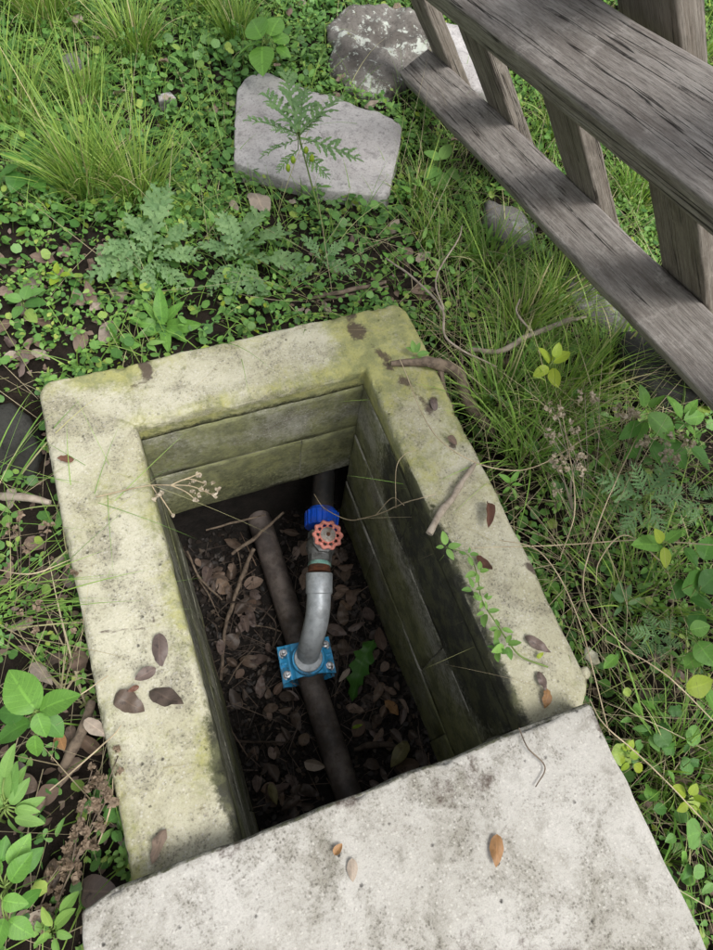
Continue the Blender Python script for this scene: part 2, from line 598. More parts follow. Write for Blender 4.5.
def stone_material(name, a, b, lichen=0.0):
    m, nt, p, out = newmat(name)
    g = N(nt)
    oc = g.coord('Object')
    big, mid, fine = g.noise(oc, 7, 5, .6), g.noise(oc, 38, 6, .72), g.noise(oc, 180, 4, .7)
    col = g.mix(g.sstep(.35, .65, big), a, b)
    col = g.mix(g.math('MULTIPLY', g.sstep(.5, .66, mid), .5), col, tuple(x * .35 for x in b))
    col = g.mix(g.math('MULTIPLY', g.sstep(.5, .66, fine), .45), col, tuple(x * .3 for x in a))
    if lichen:
        jit = g.math('MULTIPLY', g.math('SUBTRACT', g.noise(oc, 55, 6, .8), .5), .55)
        for sc, th in ((15, .545), (42, .575)):
            l1 = g.sstep(th, th + .05, g.math('ADD', g.noise(oc, sc, 6, .72), g.math('MULTIPLY', jit, .12)))
            col = g.mix(g.math('MULTIPLY', l1, lichen), col, g.mix(fine, (.55, .56, .53), (.36, .41, .34)))
        ms = g.noise(oc, 11, 5, .7)
        col = g.mix(g.math('MULTIPLY', g.sstep(.62, .68, ms), .8), col, (.22, .22, .02))
    g.put(p.inputs['Base Color'], col)
    p.inputs['Roughness'].default_value = .9
    p.inputs['Specular IOR Level'].default_value = .2
    nt.links.new(g.bump(g.math('ADD', mid, g.math('MULTIPLY', fine, .5)), .7, .004), p.inputs['Normal'])
    return m
M['stone_pale'] = stone_material('pale_stone', (.50, .48, .47), (.38, .36, .35))
M['stone_lichen'] = stone_material('lichen_stone', (.095, .085, .075), (.22, .205, .185), .9)
M['stone_grey'] = stone_material('grey_stone', (.18, .172, .165), (.12, .115, .108), .3)
M['stone_dark'] = stone_material('dark_stone', (.05, .05, .045), (.032, .032, .028))

import bmesh
def fix_normals(me):
    b = bmesh.new()
    b.from_mesh(me)
    bmesh.ops.recalc_face_normals(b, faces=b.faces)
    b.to_mesh(me)
    b.free()
    return me

# ------------------------------------------------------------------ the ground
BX0, BX1, BY0, BY1 = -0.143, 0.548, -0.840, 0.133      # outer footprint of the concrete pit
HOLE = at(8, 430, -.1)
def gz(x, y):
    x, y = np.asarray(x, float), np.asarray(y, float)
    P = np.stack([x, y, np.zeros_like(x)], -1)
    z = -.068 + (fbm(P, 2.3, 3, 3) - .5) * .07 + (fbm(P, 14, 3, 4) - .5) * .03
    inside = smooth(-1.2, -.75, y) * (1 - smooth(.1, .22, y))
    z = z - .075 * np.exp(-((x - .60) / .055) ** 2) * inside
    z = z - .035 * np.exp(-((x + .19) / .05) ** 2) * inside
    z = z - .09 * np.exp(-((x - HOLE[0]) ** 2 + (y - HOLE[1]) ** 2) / .06 ** 2)
    dx = np.maximum(np.maximum(BX0 - x, x - BX1), 0)
    dy = np.maximum(np.maximum(BY0 - y, y - BY1), 0)
    near = np.exp(-np.hypot(dx, dy) / .05)
    z = z - np.maximum(z + .045, 0) * near
    far = np.maximum(np.hypot(x - .5, y) - 4, 0)
    return z + np.sin(x * .35) * np.sin(y * .3 + 1) * np.minimum(far, 6) * .05

def graded(lo, hi, step, end):
    n = int(round((hi - lo) / step))
    c = np.linspace(lo, hi, n + 1)
    out = [hi]
    s = step
    while out[-1] < end:
        s *= 1.28
        out.append(out[-1] + s)
    o2 = [lo]
    s = step
    while o2[-1] > -end:
        s *= 1.28
        o2.append(o2[-1] - s)
    return np.concatenate([o2[1:][::-1], c, out[1:]])
gx, gy = graded(-1.0, 2.3, .0165, 120), graded(-1.5, 2.0, .0165, 120)
GX, GY = np.meshgrid(gx, gy, indexing='ij')
GV = np.stack([GX, GY, gz(GX, GY)], -1).reshape(-1, 3)
idx = np.arange(GX.size).reshape(GX.shape)
GF = np.stack([idx[:-1, :-1], idx[1:, :-1], idx[1:, 1:], idx[:-1, 1:]], -1).reshape(-1, 4)
fc = GV[GF].mean(1)
hx1 = BX1 - .02 - .075 * smooth(-.60, -.66, fc[:, 1])
GF = GF[~((fc[:, 0] > BX0 + .02) & (fc[:, 0] < hx1) & (fc[:, 1] > BY0 + .02) & (fc[:, 1] < BY1 - .02))]
structure(obj('ground', mesh_np('ground', GV, GF, M['soil'])))

# soil at the bottom of the pit, washed out under the far wall
FLOOR = -.655
def pz(x, y):
    x, y = np.asarray(x, float), np.asarray(y, float)
    P = np.stack([x, y, np.zeros_like(x)], -1)
    return FLOOR + (fbm(P, 9, 4, 11) - .5) * .05 + .29 * smooth(.0, .12, y) + .02 * smooth(.06, 0, x) + .03 * smooth(.34, .43, x) * smooth(-.3, -.6, y)
px_, py_ = np.linspace(-.06, .48, 90), np.linspace(-.80, .125, 155)
PX, PY = np.meshgrid(px_, py_, indexing='ij')
PV = np.stack([PX, PY, pz(PX, PY)], -1).reshape(-1, 3)
idx = np.arange(PX.size).reshape(PX.shape)
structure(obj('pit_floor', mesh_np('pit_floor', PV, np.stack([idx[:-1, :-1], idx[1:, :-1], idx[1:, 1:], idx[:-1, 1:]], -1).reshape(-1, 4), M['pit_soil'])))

# ------------------------------------------------------------------ the concrete pit
pit = thing('valve_pit', 'open rectangular concrete valve pit with pale mossy rim sunk in the ground', 'valve pit', (0, 0, 0))
def rim_mesh():
    O = np.array([(BX0, BY1), (BX0, BY0), (BX1, BY0), (BX1, BY1)])
    I = np.array([(0, 0), (0, -.71), (.42, -.71), (.42, 0)])
    r = .011
    ang = np.linspace(0, np.pi / 2, 6)
    prof = [('o', 0, z) for z in np.linspace(-.30, -.03, 10)]
    prof += [('o', r * (1 - np.cos(a)), -r + r * np.sin(a)) for a in ang]
    prof += [('m', t, 0) for t in np.linspace(0, 1, 20)[1:-1]]
    prof += [('i', r * (1 - np.cos(a)), -r + r * np.sin(a)) for a in ang[::-1]]
    prof += [('i', 0, z) for z in np.linspace(-.02, -.052, 5)]
    prof += [('i', .05, -.052)]
    outer, inner = [], []
    for s in range(4):
        n = 170 if s % 2 == 0 else 110
        for k in range(n):
            t = k / n
            outer.append(O[s] * (1 - t) + O[(s + 1) % 4] * t)
            inner.append(I[s] * (1 - t) + I[(s + 1) % 4] * t)
    outer, inner = np.array(outer), np.array(inner)
    # rounded outer corners
    R = .028
    ctr = np.array([(BX0 + BX1) / 2, (BY0 + BY1) / 2])
    hh = np.array([(BX1 - BX0) / 2, (BY1 - BY0) / 2])
    d = outer - ctr
    q = np.clip(d, -(hh - R), hh - R)
    e = d - q
    L = np.linalg.norm(e, axis=1)
    outer = ctr + q + e / (L[:, None] + 1e-12) * R
    outer[:, 0] -= (outer[:, 0] > .48) * .055 * smooth(-.63, -.70, outer[:, 1])
    dr = inner - outer
    wid = np.linalg.norm(dr, axis=1)
    dr = dr / wid[:, None]
    V = np.zeros((len(outer), len(prof), 3))
    for j, (k, a, z) in enumerate(prof):
        if k == 'o':
            xy = outer + dr * a
        elif k == 'i':
            xy = inner - dr * a
        else:
            xy = outer + dr * (r + (wid - 2 * r) * a)[:, None]
        V[:, j, :2] = xy
        V[:, j, 2] = z
    top = V[:, :, 2] > -.0115
    P3 = V.copy()
    P3[..., 2] *= .3
    big = fbm(P3, 7, 3, 21) - .5
    small = fbm(V, 45, 3, 22) - .5
    jj = np.array([1 if p[0] == 'o' else (-1 if p[0] == 'i' else 0) for p in prof])
    out = (big * .009 + small * .004) * 1.0
    V[:, :, :2] -= (dr[:, None, :] * (out * (jj != 0) * jj[None, :])[..., None])
    V[:, :, 2] += np.where(top, big * .006 + small * .003, 0)
    # worn, chipped edges
    edge = np.array([1.0 if (p[0] in 'oi' and -r < p[2]) or (p[0] == 'm' and p[1] in (0,)) else 0 for p in prof])
    chip = smooth(.60, .68, fbm(V, 34, 3, 33)) * edge[None, :]
    V[:, :, 2] -= chip * .006
    n, m = V.shape[:2]
    ids = np.arange(n * m).reshape(n, m)
    F = np.stack([ids, np.roll(ids, -1, 0)], -1)
    F = np.stack([F[:, :-1, 0], F[:, :-1, 1], F[:, 1:, 1], F[:, 1:, 0]], -1).reshape(-1, 4)
    W = V.reshape(-1, 3)
    x, y, z = W.T
    nz = fbm(W, 9, 4, 40)
    moss = .24 + .0 * x
    moss += .55 * np.exp(-((x - .42) ** 2 / .05 ** 2)) * smooth(-.35, .05, y) * (x > .3)
    moss += .42 * np.exp(-(((x - .5) / .07) ** 2 + ((y + .02) / .2) ** 2))
    moss += .30 * np.exp(-((y - .12) / .03) ** 2) * (x < .4)
    moss += .30 * np.exp(-((y - .008) / .018) ** 2) * (x < .45)
    moss += .35 * np.exp(-((x + .135) / .022) ** 2) * smooth(-.25, -.6, y)
    moss += .35 * np.exp(-((x - .55) / .03) ** 2) * smooth(-.5, -.2, y)
    moss += .30 * (z < -.02)
    c = at(172, 290, 0); moss += .0 * c[0]
    c = at(85, 375, 0); moss += .5 * np.exp(-((x - c[0]) ** 2 + (y - c[1]) ** 2) / .025 ** 2)
    moss += .25 * np.exp(-((x - .012 * 0) / .03) ** 2) * (x < .05)
    moss = moss + (nz - .5) * 1.1
    dirt = np.zeros(len(W))
    XY = W[:, :2]
    def smear(a, b, w, k=1.0):
        A, B = at(*a, 0)[:2], at(*b, 0)[:2]
        dd = segdist(XY, A, B) + (fbm(W, 45, 4, 50) - .5) * w * 2.4
        return .95 * k * (1 - smooth(w * .1, w * 1.3, dd))
    for a, b, w, k in [((138, 354), (148, 372), .014, 1.0), ((150, 378), (128, 388), .010, .7), ((100, 392), (84, 398), .006, .5),
                       ((348, 316), (364, 336), .024, 1.0), ((364, 336), (386, 360), .016, .9), ((386, 364), (410, 388), .018, .9), ((396, 372), (440, 420), .010, .7),
                       ((410, 388), (420, 398), .010, .8), ((408, 323), (396, 330), .006, .7), ((430, 410), (434, 400), .010, .9),
                       ((453, 438), (452, 445), .009, .85), ((528, 566), (532, 570), .010, 1.0), ((545, 588), (550, 594), .008, .8),
                       ((190, 798), (236, 836), .012, .55), ((60, 500), (140, 498), .003, .65), ((100, 632), (145, 628), .004, .8), ((150, 612), (153, 622), .004, .8)]:
        dirt = np.maximum(dirt, smear(a, b, w, k))
    algae = np.zeros(len(W))
    algae += .95 * ((x > .40) & (x < .46) & (z < -.004)) * smooth(-.10, -.28, y)
    algae += .75 * np.exp(-((x - .425) / .012) ** 2) * smooth(-.2, -.35, y)
    algae += .85 * np.exp(-((x + .0) / .016) ** 2) * smooth(-.40, -.55, y)
    algae += .35 * ((z < -.012) & (x < .41))
    algae += .5 * np.exp(-((x - .548) / .010) ** 2) * smooth(.1, -.1, y)
    algae += .42 * np.exp(-((x + .143) / .010) ** 2)
    algae += .30 * smooth(.62, .75, fbm(W, 12, 4, 66))
    algae += .25 * (z < -.04)
    return mesh_np('rim', W, F, M['rim'], attrs={'moss': moss, 'dirt': dirt, 'algae': algae})
obj('rim', fix_normals(rim_mesh()), pit)

def block_mesh(size, centre, seed):
    V, F = roundbox(size, .0014, (14, 14, 10), .0028, 16, seed, .003)
    W = V + np.asarray(centre)
    x, y, z = W.T
    moss, algae = wall_stain(W, centre)
    return fix_normals(mesh_np('block', V, F, M['block'], attrs={'moss': moss, 'dirt': x * 0, 'algae': algae}))

def wall_stain(W, centre):
    x, y, z = W.T
    nz = fbm(W, 8, 4, 40)
    moss = .60 + (nz - .5) * 1.7
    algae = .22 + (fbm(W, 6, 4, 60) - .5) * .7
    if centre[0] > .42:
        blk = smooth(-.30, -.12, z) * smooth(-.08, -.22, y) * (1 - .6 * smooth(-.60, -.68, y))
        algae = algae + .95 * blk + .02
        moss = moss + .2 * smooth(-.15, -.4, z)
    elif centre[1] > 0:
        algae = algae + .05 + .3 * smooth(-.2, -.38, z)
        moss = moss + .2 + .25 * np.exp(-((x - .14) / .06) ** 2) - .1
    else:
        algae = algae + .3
    return moss, algae

def masonry(axis, face, sgn, spans, courses, label=None):
    """axis: run direction; face: coordinate of the inner face; sgn: outward direction"""
    lo, hi = spans
    zt, zb = courses[0][1], courses[-1][0]
    back_t = .10
    a = (lo + hi) / 2
    size = (hi - lo, back_t, zt - zb)
    c = face + sgn * (.0026 + back_t / 2)
    ctr = (a, c, (zt + zb) / 2) if axis == 'x' else (c, a, (zt + zb) / 2)
    sz = size if axis == 'x' else (size[1], size[0], size[2])
    V, F = roundbox(sz, .003, (20, 20, 14), .0015, 30, 5)
    W = V + np.array(ctr)
    w = obj('wall', fix_normals(mesh_np('wall', V, F, M['mortar'], attrs={'moss': wall_stain(W, ctr)[0] - .25, 'dirt': V[:, 0] * 0, 'algae': wall_stain(W, ctr)[1] - .1})), pit, ctr)
    for k, (z0, z1, joints, proud) in enumerate(courses):
        e = [lo] + list(joints) + [hi]
        for b0, b1 in zip(e[:-1], e[1:]):
            L = b1 - b0 - .0022
            cc = face - sgn * proud + sgn * .045
            bc = ((b0 + b1) / 2, cc, (z0 + z1) / 2) if axis == 'x' else (cc, (b0 + b1) / 2, (z0 + z1) / 2)
            bs = (L, .09, z1 - z0 - .0022) if axis == 'x' else (.09, L, z1 - z0 - .0022)
            obj('block', block_mesh(bs, bc, int(abs(b0 * 100)) + k), w, np.array(bc) - np.array(ctr))
    return w
masonry('y', .42, 1, (-.71, .0), [(-.665, -.455, [-.62, -.20], .001), (-.455, -.235, [-.485, -.085], .0), (-.235, -.054, [-.66, -.265], -.001)][::-1])
masonry('y', .0, -1, (-.71, .0), [(-.235, -.054, [-.58, -.2], -.001), (-.455, -.235, [-.40], .0), (-.665, -.455, [-.62, -.20], .001)])
masonry('x', .0, 1, (-.06, .48), [(-.205, -.054, [], -.001), (-.385, -.205, [.30], -.001)])
masonry('x', -.71, -1, (-.002, .422), [(-.235, -.054, [.2], -.002), (-.455, -.235, [.3], .002), (-.665, -.455, [.12], .002)])

wr = [o for o in pit.children if o.name.startswith('wall')][0]
for z, y0, y1, s in [(-.235, -.70, -.005, 1), (-.455, -.70, -.005, 2)]:
    ys = np.linspace(y0, y1, 60)
    wob = fbm(np.stack([ys * 12, ys * 0, ys * 0 + s], -1), 1, 4, 88 + s)
    P = np.stack([.4225 - .001 * s + 0 * ys, ys, z - .002 + (wob - .5) * .016], -1) - np.array(wr.location)
    V, F, uv = tube(P, list(.0005 + .0036 * smooth(.42, .62, fbm(np.stack([ys * 9, ys * 0, ys * 0 + 5 * s], -1), 1, 3, 98 + s))), 8, True, .5, s)
    V = np.array(V)
    mbd = MB().add(V, F, uv)
    me = mbd.mesh('mortar_joint', M['mortar'])
    for an in ('moss', 'dirt', 'algae'):
        a = me.attributes.new(an, 'FLOAT', 'POINT')
        a.data.foreach_set('value', np.full(len(V), .15, np.float32))
    obj('mortar_joint', me, wr)
# crumbled edge near the cover, right side
def rock_lump(r, seed, sub=2, squash=(1, 1, .7), amp=.5):
    b = bmesh.new()
    bmesh.ops.create_icosphere(b, subdivisions=sub, radius=1)
    P = np.array([v.co for v in b.verts])
    P = P * (1 + (fbm(P, 1.3, 3, seed) - .5) * 2 * amp)[:, None] * np.array(squash) * r
    F = np.array([[v.index for v in f.verts] for f in b.faces])
    b.free()
    return P, F
zero = lambda V: {'moss': V[:, 0] * 0 + .1, 'dirt': V[:, 0] * 0, 'algae': V[:, 0] * 0}
for (x, y, r, s) in [(591, 656, .010, 1), (585, 672, .008, 2)]:
    V, F = rock_lump(r, s + 40, 2, (1, 1.2, .6), .9)
    p = at(x, y, -.015)
    tag(obj('concrete_fragment', mesh_np('concrete_fragment', V, F, M['rim'], None, False, zero(V)), None, p),
        ['pale broken concrete crumb at the outer right edge of the rim', 'small concrete crumb between rim and cover corner on the right'][s - 1], 'concrete fragment')

# ------------------------------------------------------------------ the cover slab
sx0, sx1, sy0, sy1 = -.198, .506, -1.20, -.660
V, F = roundbox((sx1 - sx0, sy1 - sy0, .046), .006, (110, 90, 4), .0016, 22, 71, .007)
V[:, 2] += (fbm(V * np.array([1, 1, .2]), 5, 3, 77) - .5) * .005
ed = np.minimum(np.minimum(V[:, 0] + (sx1 - sx0) / 2, (sx1 - sx0) / 2 - V[:, 0]), (sy1 - sy0) / 2 - V[:, 1])
cc = np.hypot(V[:, 0] + (sx1 - sx0) / 2, V[:, 1] - (sy1 - sy0) / 2)      # chipped far-left corner
k = 1 - smooth(.0, .05, cc)
V[:, 0] += k * .004; V[:, 1] -= k * .010
V[:, 1] += (fbm(V * np.array([1, .0, .0]), 14, 3, 79) - .5) * .009 * (V[:, 1] > .2)
V[:, 0] += (fbm(V * np.array([0, 1.0, .0]), 14, 3, 81) - .5) * .010 * (V[:, 0] > .3)
W = V + np.array([(sx0 + sx1) / 2, (sy0 + sy1) / 2, .028])
nb = fbm(W, 13, 5, 90)
dirt = smooth(.50, .66, nb) * .66 + .3 * (1 - smooth(.0, .02, ed)) * (fbm(W, 20, 3, 91))
moss = -.1 + 1.3 * (fbm(W, 8, 4, 93) - .42) + .35 * (V[:, 1] > (sy1 - sy0) / 2 - .004)
algae = .62 * ((V[:, 1] > (sy1 - sy0) / 2 - .0035) | (V[:, 2] < -.01)) + (fbm(W, 30, 3, 95) - .5) * .3
o = obj('concrete_cover', fix_normals(mesh_np('concrete_cover', V, F, M['cover'], attrs={'moss': moss, 'dirt': dirt, 'algae': algae})), None,
        ((sx0 + sx1) / 2, (sy0 + sy1) / 2, .028))
o.rotation_euler = (0, 0, math.radians(-.6))
tag(o, 'large pale stained concrete cover slab lying across the near end of the pit', 'cover slab')

# ------------------------------------------------------------------ pipes and valve
def metal(name, col, rough, metallic, col2, var=.4, scale=70, bump=.15, grime=.75):
    return simple_material(name, col, rough, metallic, var, scale, bump, .0008, col2, .5, grime)
M['galv'] = metal('galvanised_steel', (.56, .60, .63), .5, .35, (.40, .44, .48), grime=.3)
M['cast'] = metal('grey_cast_valve', (.30, .31, .31), .5, .6, (.14, .14, .14), .5)
M['steel'] = metal('bright_steel', (.68, .68, .68), .28, 1.0, (.5, .5, .5), .2)
M['blue'] = metal('blue_plastic', (.06, .46, .86), .42, 0, (.04, .36, .72), .3, 40, .1)
M['royal'] = metal('royal_blue_plastic', (.006, .10, .70), .35, 0, (.004, .07, .5), .3, 40, .1)
M['black_pipe'] = metal('dirty_black_pipe', (.055, .045, .042), .6, 0, (.17, .14, .125), .5, 16, .6)
M['rubber'] = metal('black_plastic', (.016, .016, .017), .5, 0, (.03, .028, .026), .4)
M['red'] = metal('faded_red_paint', (.80, .31, .25), .5, 0, (.62, .2, .15), .35, 60, .2)
M['rust'] = metal('rust', (.16, .055, .022), .85, .1, (.07, .03, .018), .5, 80, .6)
M['tape'] = metal('pale_green_thread_tape', (.33, .58, .50), .5, 0, (.12, .3, .25), .4, 60, .5)
M['plate'] = metal('worn_name_plate', (.42, .40, .37), .5, .5, (.25, .14, .08), .6, 60, .3)

PZ = -.614
pts = np.array([(.203, y, PZ + .012 * smooth(-.45, -.8, y) + .004 * math.sin(y * 9)) for y in np.linspace(.14, -.76, 40)])
mb = MB().add(*tube(pts, .0300, 28))
tag(obj('water_main_pipe', mb.mesh('water_main_pipe', M['black_pipe'], sharp=50)), 'thick dirty black pipe lying along the pit floor under the blue clamp', 'pipe')

VB = np.array([.205, -.358, PZ])
va = thing('valve_branch', 'galvanised elbow with red handwheel gate valve branching off the floor pipe', 'valve', tuple(VB))
rel = lambda P: np.asarray(P, float) - VB
def part(name, mbx, mat, parent=va, sharp=35):
    return obj(name, mbx.mesh(name, M[mat], sharp=sharp), parent)
# saddle clamp: upper shell with flanges, bolts at the corners
def saddle(sign):
    ca, sa = math.cos(-.12), math.sin(-.12)
    xs = np.linspace(-.062, .062, 33)
    ys = np.linspace(-.043, .043, 9)
    zt = lambda x: .020 + .020 * np.sqrt(np.clip(1 - (x / .056) ** 2, 0, 1)) * smooth(.062, .034, abs(x))
    V, F = [], []
    for lay in (0, 1):
        for x in xs:
            for y in ys:
                yy = y * (1 - .10 * (1 - (x / .062) ** 2)) if sign > 0 else y
                z = zt(x) + (.009 if lay else 0)
                if abs(abs(x) - .036) < .003 and lay: z -= .004
                V.append((x * ca - yy * sa, x * sa + yy * ca, sign * z))
    nx, ny = len(xs), len(ys)
    I = lambda l, i, j: l * nx * ny + i * ny + j
    for i in range(nx - 1):
        for j in range(ny - 1):
            F.append((I(1, i, j), I(1, i + 1, j), I(1, i + 1, j + 1), I(1, i, j + 1)))
            F.append((I(0, i, j), I(0, i, j + 1), I(0, i + 1, j + 1), I(0, i + 1, j)))
    for i in range(nx - 1):
        F.append((I(0, i, 0), I(0, i + 1, 0), I(1, i + 1, 0), I(1, i, 0)))
        F.append((I(0, i, ny - 1), I(1, i, ny - 1), I(1, i + 1, ny - 1), I(0, i + 1, ny - 1)))
    for j in range(ny - 1):
        F.append((I(0, 0, j), I(1, 0, j), I(1, 0, j + 1), I(0, 0, j + 1)))
        F.append((I(0, nx - 1, j), I(0, nx - 1, j + 1), I(1, nx - 1, j + 1), I(1, nx - 1, j)))
    return V, F
mb = MB().add(*saddle(1)).add(*saddle(-1))
mb.add(*lathe([(.035, .039), (.054, .039), (.057, .037), (.057, .028)], (.003, -.003, 0), (0, 0, 1), 28))
for s in (-1, 1):       # low ribs between the bolts
    rv, rf = roundbox((.022, .006, .008), .002, (2, 2, 2))
    rv = rv + np.array([s * .048, 0, .031])
    ca, sa = math.cos(-.12), math.sin(-.12)
    mb.add(np.stack([rv[:, 0] * ca - rv[:, 1] * sa, rv[:, 0] * sa + rv[:, 1] * ca, rv[:, 2]], -1), rf)
clamp = part('saddle_clamp', mb, 'blue')
clamp['label'] = 'bright blue plastic saddle clamp with four bolts'
for bx, by in ((-.049, .024), (-.049, -.026), (.049, .024), (.049, -.026)):
    ca, sa = math.cos(-.12), math.sin(-.12)
    c = np.array([bx * ca - by * sa, bx * sa + by * ca, .0])
    b = MB().add(*lathe([(.0285, .0112), (.0310, .0112), (.0310, .0075)], c, (0, 0, 1), 20))
    b.add(*lathe([(.0310, .0086), (.0320, .0094), (.0400, .0094), (.0412, .0082)], c, (0, 0, 1), 6))
    b.add(*lathe([(.040, .0050), (.050, .0050), (.0515, .0036)], c, (0, 0, 1), 12))
    part('bolt', b, 'steel', clamp)
ringm = MB().add(*lathe([(.050, .0325), (.0610, .0325), (.0625, .031), (.0625, .026)], (.003, -.003, 0), (0, 0, 1), 28))
part('seal_ring', ringm, 'galv', clamp)
# elbow
EP = spline([rel(at(*p)) for p in [(308.5, 656, -.575), (309.0, 650, -.535), (312.6, 637, -.490), (317.2, 617, -.455), (318.9, 596, -.434), (319.2, 573, -.42)]], 44)
mb = MB().add(*tube(EP, .0268, 28))
ax = EP[-1] - EP[-4]; ax /= np.linalg.norm(ax)
mb.add(*lathe([(-.047, .0270), (-.044, .0296), (-.003, .0300), (0, .0285), (0, .02)], EP[-1], ax, 28))
part('galvanised_elbow', mb, 'galv')
A0 = EP[-1]
AX = rel(at(323.5, 482, -.413)) - A0
AL = np.linalg.norm(AX); AX /= AL
on = lambda t: A0 + AX * t
mb = MB()
for i in range(5):
    mb.add(*lathe([(0, .0235), (.0012, .0252), (.0028, .0252), (.004, .0235)], on(.001 + i * .0038), AX, 24))
part('rusty_thread', mb, 'rust')
mb = MB().add(*lathe([(0, .0245), (.002, .0262), (.007, .0258), (.010, .024)], on(.014), AX, 24))
part('thread_tape', mb, 'tape')
# gate valve
mb = MB()
mb.add(*lathe([(0, .022), (.001, .027), (.016, .027), (.018, .024)], on(.023), AX, 8))
mb.add(*lathe([(0, .026), (.010, .031), (.022, .034), (.034, .031), (.044, .026)], on(.038), AX, 24))
mb.add(*lathe([(0, .026), (.001, .030), (.014, .030), (.016, .024)], on(.080), AX, 8))
VC = on(.064)
WA = np.array([.14, -.10, 1.0]); WA /= np.linalg.norm(WA)
mb.add(*lathe([(0, .026), (.030, .024), (.031, .027), (.040, .027), (.042, .018), (.052, .016), (.056, .012), (.075, .010)], VC, WA, 8))
valve = part('gate_valve', mb, 'cast')
wc = VC + WA * .076
d_, s_, u_ = frame_of(WA)
def handwheel():
    b = MB()
    nt_, ns = 90, 10
    V, F = [], []
    for i in range(nt_):
        a = 2 * np.pi * i / nt_
        R = .0278 + .0023 * math.cos(10 * a)
        for j in range(ns):
            t = 2 * np.pi * j / ns
            rr = R + .0050 * math.cos(t)
            V.append(wc + rr * (math.cos(a) * s_ + math.sin(a) * u_) + d_ * (.0048 * math.sin(t)))
    for i in range(nt_):
        for j in range(ns):
            F.append((i * ns + j, i * ns + (j + 1) % ns, ((i + 1) % nt_) * ns + (j + 1) % ns, ((i + 1) % nt_) * ns + j))
    b.add(V, F)
    for i in range(10):
        a = 2 * np.pi * (i + .5) / 10
        e = math.cos(a) * s_ + math.sin(a) * u_
        b.add(*tube([wc + e * .016 - d_ * .001, wc + e * .026], .0028, 6))
    b.add(*lathe([(-.004, .0185), (.002, .0190), (.0035, .0178), (.0035, .012)], wc, WA, 28))
    return b
hw = part('handwheel', handwheel(), 'red', valve)
hw['label'] = 'faded red ten-lobed handwheel'
part('name_plate', MB().add(*lathe([(.0030, .0168), (.0046, .0166), (.005, .0158)], wc, WA, 24)), 'plate', hw)
part('stem_nut', MB().add(*lathe([(.0045, .0048), (.0068, .0048), (.0072, .004)], wc, WA, 6)), 'rust', hw)
# royal-blue compression coupling and black pipe into the wall
mb = MB()
mb.add(*lathe([(0, .026), (.001, .036), (.008, .037), (.024, .038), (.036, .0385), (.038, .034), (.046, .031)], on(.106), AX, 30))
for i in range(20):
    a = 2 * np.pi * i / 20
    dd, ss, uu = frame_of(AX)
    e = math.cos(a) * ss + math.sin(a) * uu
    mb.add(*tube([on(.108) + e * .0365, on(.142) + e * .0385], .0022, 5))
cp = part('compression_coupling', mb, 'royal')
cp['label'] = 'royal blue ribbed plastic coupling behind the handwheel'
part('black_pipe_end', MB().add(*tube([on(.143), on(AL), on(AL + .13)], .0255, 22)), 'rubber')

# ------------------------------------------------------------------ the leaning wooden fence
FR = Matrix(((-.01930, .85383, -.52019, .81863), (-.97751, .09316, .18919, .83627), (.21000, .51215, .83283, -.01011), (0, 0, 0, 1)))
fence = bpy.data.objects.new('wooden_fence', None)
COL.objects.link(fence)
fence.matrix_world = FR
tag(fence, 'weathered grey wooden fence of two rails and short uprights leaning at the upper right', 'fence')
def plank(name, lo, hi, mat, seed, r=.004, amp=.0022, axis=0, bow=0):
    lo, hi = np.array(lo), np.array(hi)
    sz = hi - lo
    n = [8, 8, 8]
    n[axis] = 60
    V, F = roundbox(sz, r, n, amp, 16, seed, .006)
    t = V[:, axis] / sz[axis]
    o2 = (axis + 1) % 3
    V[:, o2] += (fbm(np.stack([t * 4, t * 0, t * 0 + seed], -1), 1, 3, seed) - .5) * .010
    V[:, 2 if axis != 2 else 0] += bow * (t ** 2 - .25)
    # the wood grain follows local X
    me = None
    if axis == 2:
        Vx = np.stack([V[:, 2], V[:, 1], -V[:, 0]], -1)
        me = fix_normals(mesh_np(name, Vx, F, M[mat]))
        Mx = Matrix.Translation(Vector((lo + hi) / 2)) @ Matrix(((0, 0, -1, 0), (0, 1, 0, 0), (1, 0, 0, 0), (0, 0, 0, 1)))
    else:
        me = fix_normals(mesh_np(name, V, F, M[mat]))
        Mx = Matrix.Translation(Vector((lo + hi) / 2))
    return obj(name, me, fence, M=Mx)
WB, S, TB, YO, WB2 = .09, .480, .040, -.0284, .0945
plank('rail', (0, 0, -.032), (1.95, WB, 0), 'wood', 3)
up = plank('rail', (-.12, YO, S - TB), (1.95, YO + WB2, S), 'wood', 8)
for k, (x0, x1) in enumerate([(-.30, -.19), (.017, .124), (.319, .438), (.656, .769), (.959, 1.072), (1.29, 1.40), (1.62, 1.73)]):
    if k == 0:
        continue
    base = FR @ Vector(((x0 + x1) / 2, WB, 0))
    down = (base.z - float(gz(base.x + .1, base.y)) + .05) / .833
    plank('upright', (x0, WB + .002, -down), (x1, WB + .032, S + .22 + .02 * math.sin(k * 5)), 'wood_brown', 20 + k, axis=2)
# split lifted from the upper rail in front of an upright
b = MB()
b.add(*tube(spline([(.80, YO + .088, S + .001), (.88, YO + .082, S + .008), (.955, YO + .080, S + .018), (.99, YO + .082, S + .020)], 14), [.003, .010, .009, .002], 6, True, .3, 4))
sp = obj('splinter', b.mesh('splinter', M['wood_brown'], sharp=40), fence)
sp['label'] = 'dark splinter lifting off the upper rail'

